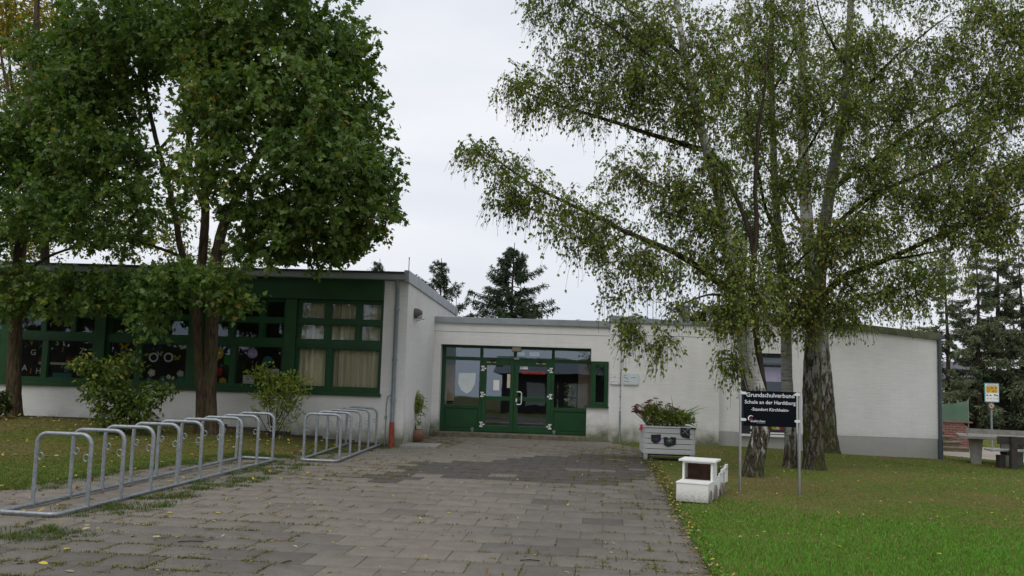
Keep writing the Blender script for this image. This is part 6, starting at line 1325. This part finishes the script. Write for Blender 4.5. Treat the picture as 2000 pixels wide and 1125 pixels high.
# dark undergrowth behind the bank: separate bushes
YT = 49.5
for i, (u, v, ru, rv, lab) in enumerate(((1905, 772, 26, 26, "dark bush left of the playground notice"), (1962, 762, 36, 36, "big dark bush right of the playground notice"), (2010, 760, 30, 42, "dark bush at the right picture edge behind the bank"))):
    bx_ = at(u, 800, YT); base = (bx_.x, YT, 0.0); bb = Vector(base)
    tree("background_bush", lab, "dark bushes behind the bank wall", base, [([bb, tp(u, v+20)], 0.08, 0.03, 6)], [], [(u, v, YT, ru, rv, 1.0), (u+ru*0.5, v+rv*0.6, YT, ru*0.8, rv*0.6, 1.0), (u-ru*0.4, v+rv*0.7, YT, ru*0.8, rv*0.5, 1.0)], 150, M['twig'], M['twig'], 70+i, OVAL, M['shrub_leaf'], [(0.024, 0.042, 0.018), (0.045, 0.070, 0.026)], accent=0.0, per=24, lsize=0.24, twig=0.5, cat="shrub", shell=0.5)
q = at(1969, 809, 47.8); mb = MB(); mb.box(q.x-0.25, q.x+0.22, 47.6, 48.2, -0.2, q.z); mb.box(q.x-0.12, q.x+0.10, 47.7, 48.1, q.z+0.002, q.z+0.10); mb.tube([(q.x+0.15, 47.9, q.z-0.05), (q.x+0.30, 47.9, q.z+0.05), (q.x+0.34, 47.9, q.z-0.25)], 0.04, 6); tag(mb.build("orange_machine", M['orange'], bev=0.03), "small orange machine roof showing above the bank wall", "machine")
# ------------------------------------------------------------------ grass, weeds, fallen leaves
g = np.random.default_rng(99)
def blades(P, h, wdt, col, lean=0.5):
    n = len(P); a = g.uniform(0, 2*PI, n); sd_ = np.stack([np.cos(a), np.sin(a), np.zeros(n)], 1); b_ = g.uniform(0, 2*PI, n); ld = np.stack([np.cos(b_), np.sin(b_), np.zeros(n)], 1)*(h*lean*g.uniform(0.1, 1.2, n))[:, None]
    w_ = (wdt*sd_.T).T if np.ndim(wdt) == 0 else sd_*wdt[:, None]
    mid = P+ld*0.35; mid[:, 2] += h*0.6; tip = P+ld; tip[:, 2] += h
    V = np.stack([P-w_, P+w_, mid+w_*0.7, mid-w_*0.7, tip], 1).reshape(-1, 3); k = np.arange(n)[:, None]*5
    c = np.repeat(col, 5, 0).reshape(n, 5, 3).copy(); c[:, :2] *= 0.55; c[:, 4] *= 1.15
    return V, (k+np.array([[0, 1, 2, 3]])), (k+np.array([[3, 2, 4]])), c.reshape(-1, 3)
def scatter(n, x0, x1, y0, y1, keep):
    x = g.uniform(x0, x1, n); y = g.uniform(y0, y1, n); k = keep(x, y); return x[k], y[k]
HALL_X, ENT = xh0, 25.5
def lawn_ok(x, y):
    k = ~inpoly(x, y, PATH) & ~inpoly(x, y, YARD)
    u = 1000+F*np.zeros_like(x)
    k &= ~((x < XC+0.02) & (y > YF-0.06)) & ~((x > -4.2) & (x < xh1+0.1) & (y > np.where(x < xm1, YM-0.02, YH-0.02)))
    return k & (np.abs((x+0.03*y)/y) < 0.69)
A, B_, C_, D_ = [], [], [], []; nv = 0
def addblades(x, y, h, wdt, col, lean=0.5):
    global nv
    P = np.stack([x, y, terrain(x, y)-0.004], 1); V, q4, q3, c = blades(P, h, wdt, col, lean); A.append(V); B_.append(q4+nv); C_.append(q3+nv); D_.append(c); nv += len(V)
def lawncol(x, y, n):
    lush = sm((13.8-y+1.2*vnoise(x, y, 0.5, 4))/3.0)*(x > 0)          # front right lawn is fresh green
    left = (x < 0)
    under = np.where(left, sm((y-15.5+1.0*vnoise(x, y, 0.7, 5))/3.5), (1-lush)*(0.78-0.25*sm((x-6)/4)))
    patch = np.clip(0.5+0.55*vnoise(x, y, 1.3, 7), 0, 1)
    gr = np.array((0.122, 0.300, 0.030)); ol = np.array((0.170, 0.200, 0.045)); br_ = np.array((0.255, 0.190, 0.085)); gl = np.array((0.115, 0.185, 0.030))
    basec = np.where(left[:, None], gl, gr)
    f = np.clip(under*(0.35+0.65*patch)*0.95, 0, 1)[:, None]; c = basec*(1-f)+ol*f
    f2 = (np.clip(under*patch*1.1-0.45, 0, 1)*(g.uniform(0, 1, n) < 0.75))[:, None]; c = c*(1-f2)+br_*f2
    c = c*g.uniform(0.65, 1.35, (n, 1)); dry = g.uniform(0, 1, n) < 0.05+0.12*under; c[dry] = np.array((0.32, 0.27, 0.13))*g.uniform(0.6, 1.2, (dry.sum(), 1))
    return c, lush, under
for (y0, y1, dens, wd, hh) in ((6.5, 10.5, 2600, 0.0032, 0.052), (10.5, 14, 1700, 0.004, 0.045), (14, 19, 900, 0.0055, 0.036), (19, 26, 420, 0.008, 0.034), (26, 45, 60, 0.018, 0.05)):
    for (x0, x1) in ((-13.5 if y0 < 19 else -15, -2.5), (1.0, 8.5 if y1 < 12 else 13.5 if y1 < 20 else 24)):
        n = int((x1-x0)*(y1-y0)*dens); x, y = scatter(n, x0, x1, y0, y1, lawn_ok)
        cl_ = vnoise(x, y, 5.0, 12); c, lush, under = lawncol(x, y, len(x)); thin = g.uniform(0, 1, len(x)) < np.clip(1.05-0.60*under+0.25*cl_, 0.12, 1); x, y, c, under, lush = x[thin], y[thin], c[thin], under[thin], lush[thin]
        hgt = hh*g.uniform(0.45, 1.3, len(x))*(1-0.42*under)*(1+0.25*vnoise(x, y, 2.0, 3)); addblades(x, y, hgt, np.full(len(x), wd), c, 0.9)
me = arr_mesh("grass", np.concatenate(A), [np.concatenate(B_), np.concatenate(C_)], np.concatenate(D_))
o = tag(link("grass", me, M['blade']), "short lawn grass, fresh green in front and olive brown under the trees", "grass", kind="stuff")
# weeds in the paving joints
A, B_, C_, D_ = [], [], [], []; nv = 0
ex = np.array([math.cos(pa), -math.sin(pa)]); ey = np.array([pd.x, pd.y]); o2 = np.array([re1.x, re1.y])
cl_list = []
while len(cl_list) < 3600:
    j = g.integers(-46, 16); along = g.uniform(-16, 0); cross = g.uniform() < 0.4
    if cross:
        i = g.integers(-33, 0); lx = i*SL-(0 if j % 2 else SL/2); lyv = (j+g.uniform(0, 1))*SL
    else: lx = along; lyv = j*SL
    p = o2+ex*lx+ey*lyv
    if not inpoly(np.array([p[0]]), np.array([p[1]]), PATH)[0]: continue
    edge = -lx; left_d = p[0]-(-4.4-0.10*(16-p[1]))
    w_ = math.exp(-(edge/1.5)**2)*1.0+(0.75 if p[0] < -2.6 else 0)*(0.5+0.5*math.sin(p[1]*0.9))+0.035
    w_ *= max(0.05, 0.55+0.9*float(vnoise(np.array([p[0]]), np.array([p[1]]), 1.3, 21)[0]))
    if g.uniform() < w_: cl_list.append(p)
cl_a = np.array(cl_list); k = 14; pts = np.repeat(cl_a, k, 0); jl = g.normal(0, 1, (len(pts), 1)); ori = np.repeat(g.choice([0, 1], len(cl_a), p=[.65, .35]), k)[:, None]
pts = pts+np.where(ori == 0, ex*jl*0.055, ey*jl*0.055)+g.normal(0, 0.006, pts.shape)
c = np.array((0.15, 0.16, 0.03))*g.uniform(0.5, 1.5, (len(pts), 1)); dry = g.uniform(0, 1, len(pts)) < 0.35; c[dry] = np.array((0.25, 0.17, 0.055))*g.uniform(0.5, 1.2, (dry.sum(), 1))
addblades(pts[:, 0], pts[:, 1], 0.022*g.uniform(0.4, 1.5, len(pts)), np.full(len(pts), 0.0042), c, 1.1)
# tufts along the near rack's rail and the ragged lawn edge
tu = []
for s in g.uniform(0, 1, 70): q = pr0.lerp(pr1, s); tu.append((q.x+g.normal(0.06, 0.14), q.y+g.normal(0, .1), 1.0))
for (u, v) in ((240, 990), (215, 1000), (330, 975), (340, 968), (310, 990), (390, 955), (430, 948), (470, 942), (500, 935), (60, 1050), (110, 1045), (20, 1048), (560, 915), (585, 908), (540, 925), (70, 1035)): q = ground(u, v); tu += [(q.x+g.normal(0, .16), q.y+g.normal(0, .12), 1.0) for _ in range(9)]
for s in np.linspace(0, 1, 240):
    a = Vector((*PATH[0], 0)).lerp(Vector((*PATH[1], 0)), s); tu.append((a.x+g.normal(0.02, 0.05), a.y, 0.5))
for i in range(6, 10):
    for s in g.uniform(0, 1, 90): a = Vector((*PATH[i], 0)).lerp(Vector((*PATH[i+1], 0)), s); tu.append((a.x+g.normal(0, .22), a.y+g.normal(0, .16), 0.8))
tu = np.array(tu); k = 42; P_ = np.repeat(tu[:, :2], k, 0)+g.normal(0, 0.055, (len(tu)*k, 2)); hs = np.repeat(tu[:, 2], k)
c = np.array((0.075, 0.13, 0.022))*g.uniform(0.55, 1.4, (len(P_), 1)); dry = g.uniform(0, 1, len(P_)) < 0.15; c[dry] = np.array((0.17, 0.13, 0.05))
addblades(P_[:, 0], P_[:, 1], 0.05*hs*g.uniform(0.4, 1.3, len(P_)), np.full(len(P_), 0.0035), c, 0.9)
me = arr_mesh("joint_weeds", np.concatenate(A), [np.concatenate(B_), np.concatenate(C_)], np.concatenate(D_))
tag(link("joint_weeds", me, M['blade']), "weeds and grass tufts growing in the paving joints and along its edges", "weeds", kind="stuff")
# fallen leaves
def notbuilding(x, y): return (np.abs((x+0.06*y)/y) < 0.63) & ~((x < XC+0.03) & (y > YF-0.03)) & ~((x > -4) & (y > 25.3))
x1_, y1_ = scatter(1500, 1.2, 13, 7, 25.3, lambda x, y: notbuilding(x, y) & lawn_ok(x, y)); x2_, y2_ = scatter(2300, -14, -4, 11, 21.1, lambda x, y: notbuilding(x, y) & lawn_ok(x, y) & (g.uniform(0, 1, len(x)) < 0.25+0.75*sm((y-15)/4)))
x3_, y3_ = scatter(1300, -8, 3.5, 7, 25.2, lambda x, y: notbuilding(x, y) & inpoly(x, y, PATH))
t_ = g.uniform(0, 1, 1300); ed = np.array(PATH[0])[None]*(1-t_[:, None])+np.array(PATH[1])[None]*t_[:, None]+g.normal(0.03, .075, (1300, 2)); k = (ed[:, 1] > 7)
x = np.r_[x1_, x2_, x3_, ed[k, 0]]; y = np.r_[y1_, y2_, y3_, ed[k, 1]]; n = len(x); onp = inpoly(x, y, PATH)
pos = np.stack([x, y, terrain(x, y)+np.where(onp, 0.006, 0.022)+g.uniform(0, .008, n)], 1); axs = np.stack([g.normal(size=n), g.normal(size=n), g.normal(0, .25, n)], 1); nm = np.stack([g.normal(0, .3, n), g.normal(0, .3, n), np.ones(n)], 1)
pal = np.array([(0.30, 0.17, 0.07), (0.42, 0.32, 0.10), (0.20, 0.10, 0.05), (0.38, 0.33, 0.20), (0.45, 0.38, 0.06), (0.14, 0.075, 0.04)]); col = pal[g.integers(0, 6, n)]*g.uniform(0.7, 1.25, (n, 1))
sz = np.where(x < -3.8, g.uniform(0.05, 0.11, n), g.uniform(0.03, 0.062, n))
tag(link("fallen_leaves", leaf_mesh("fallen_leaves", pos, nm, axs, sz, OVAL, col), M['litter']), "yellow and brown leaves scattered over lawn and paving", "fallen leaves", kind="stuff")
for u, v, a, s in ((372, 1060, 0.3, 1.0), (1035, 1097, 0.1, 0.8), (560, 1100, 1.1, 0.5)):
    q = ground(u, v); mb = MB(); dx, dy = math.cos(a)*0.12*s, math.sin(a)*0.12*s; z = tz(q.x, q.y)+0.012; mb.tube([(q.x-dx, q.y-dy, z), (q.x, q.y+0.012, z+0.004), (q.x+dx, q.y+dy, z)], 0.006, 5)
    tag(mb.build("fallen_twig", M['twig']), {372: "fallen twig on the paving before the longer rack", 1035: "dark twig on the paving near the lower middle of the path", 560: "tiny twig on the paving at the bottom edge left of the middle"}[u], "twig")
bpy.context.view_layer.update()
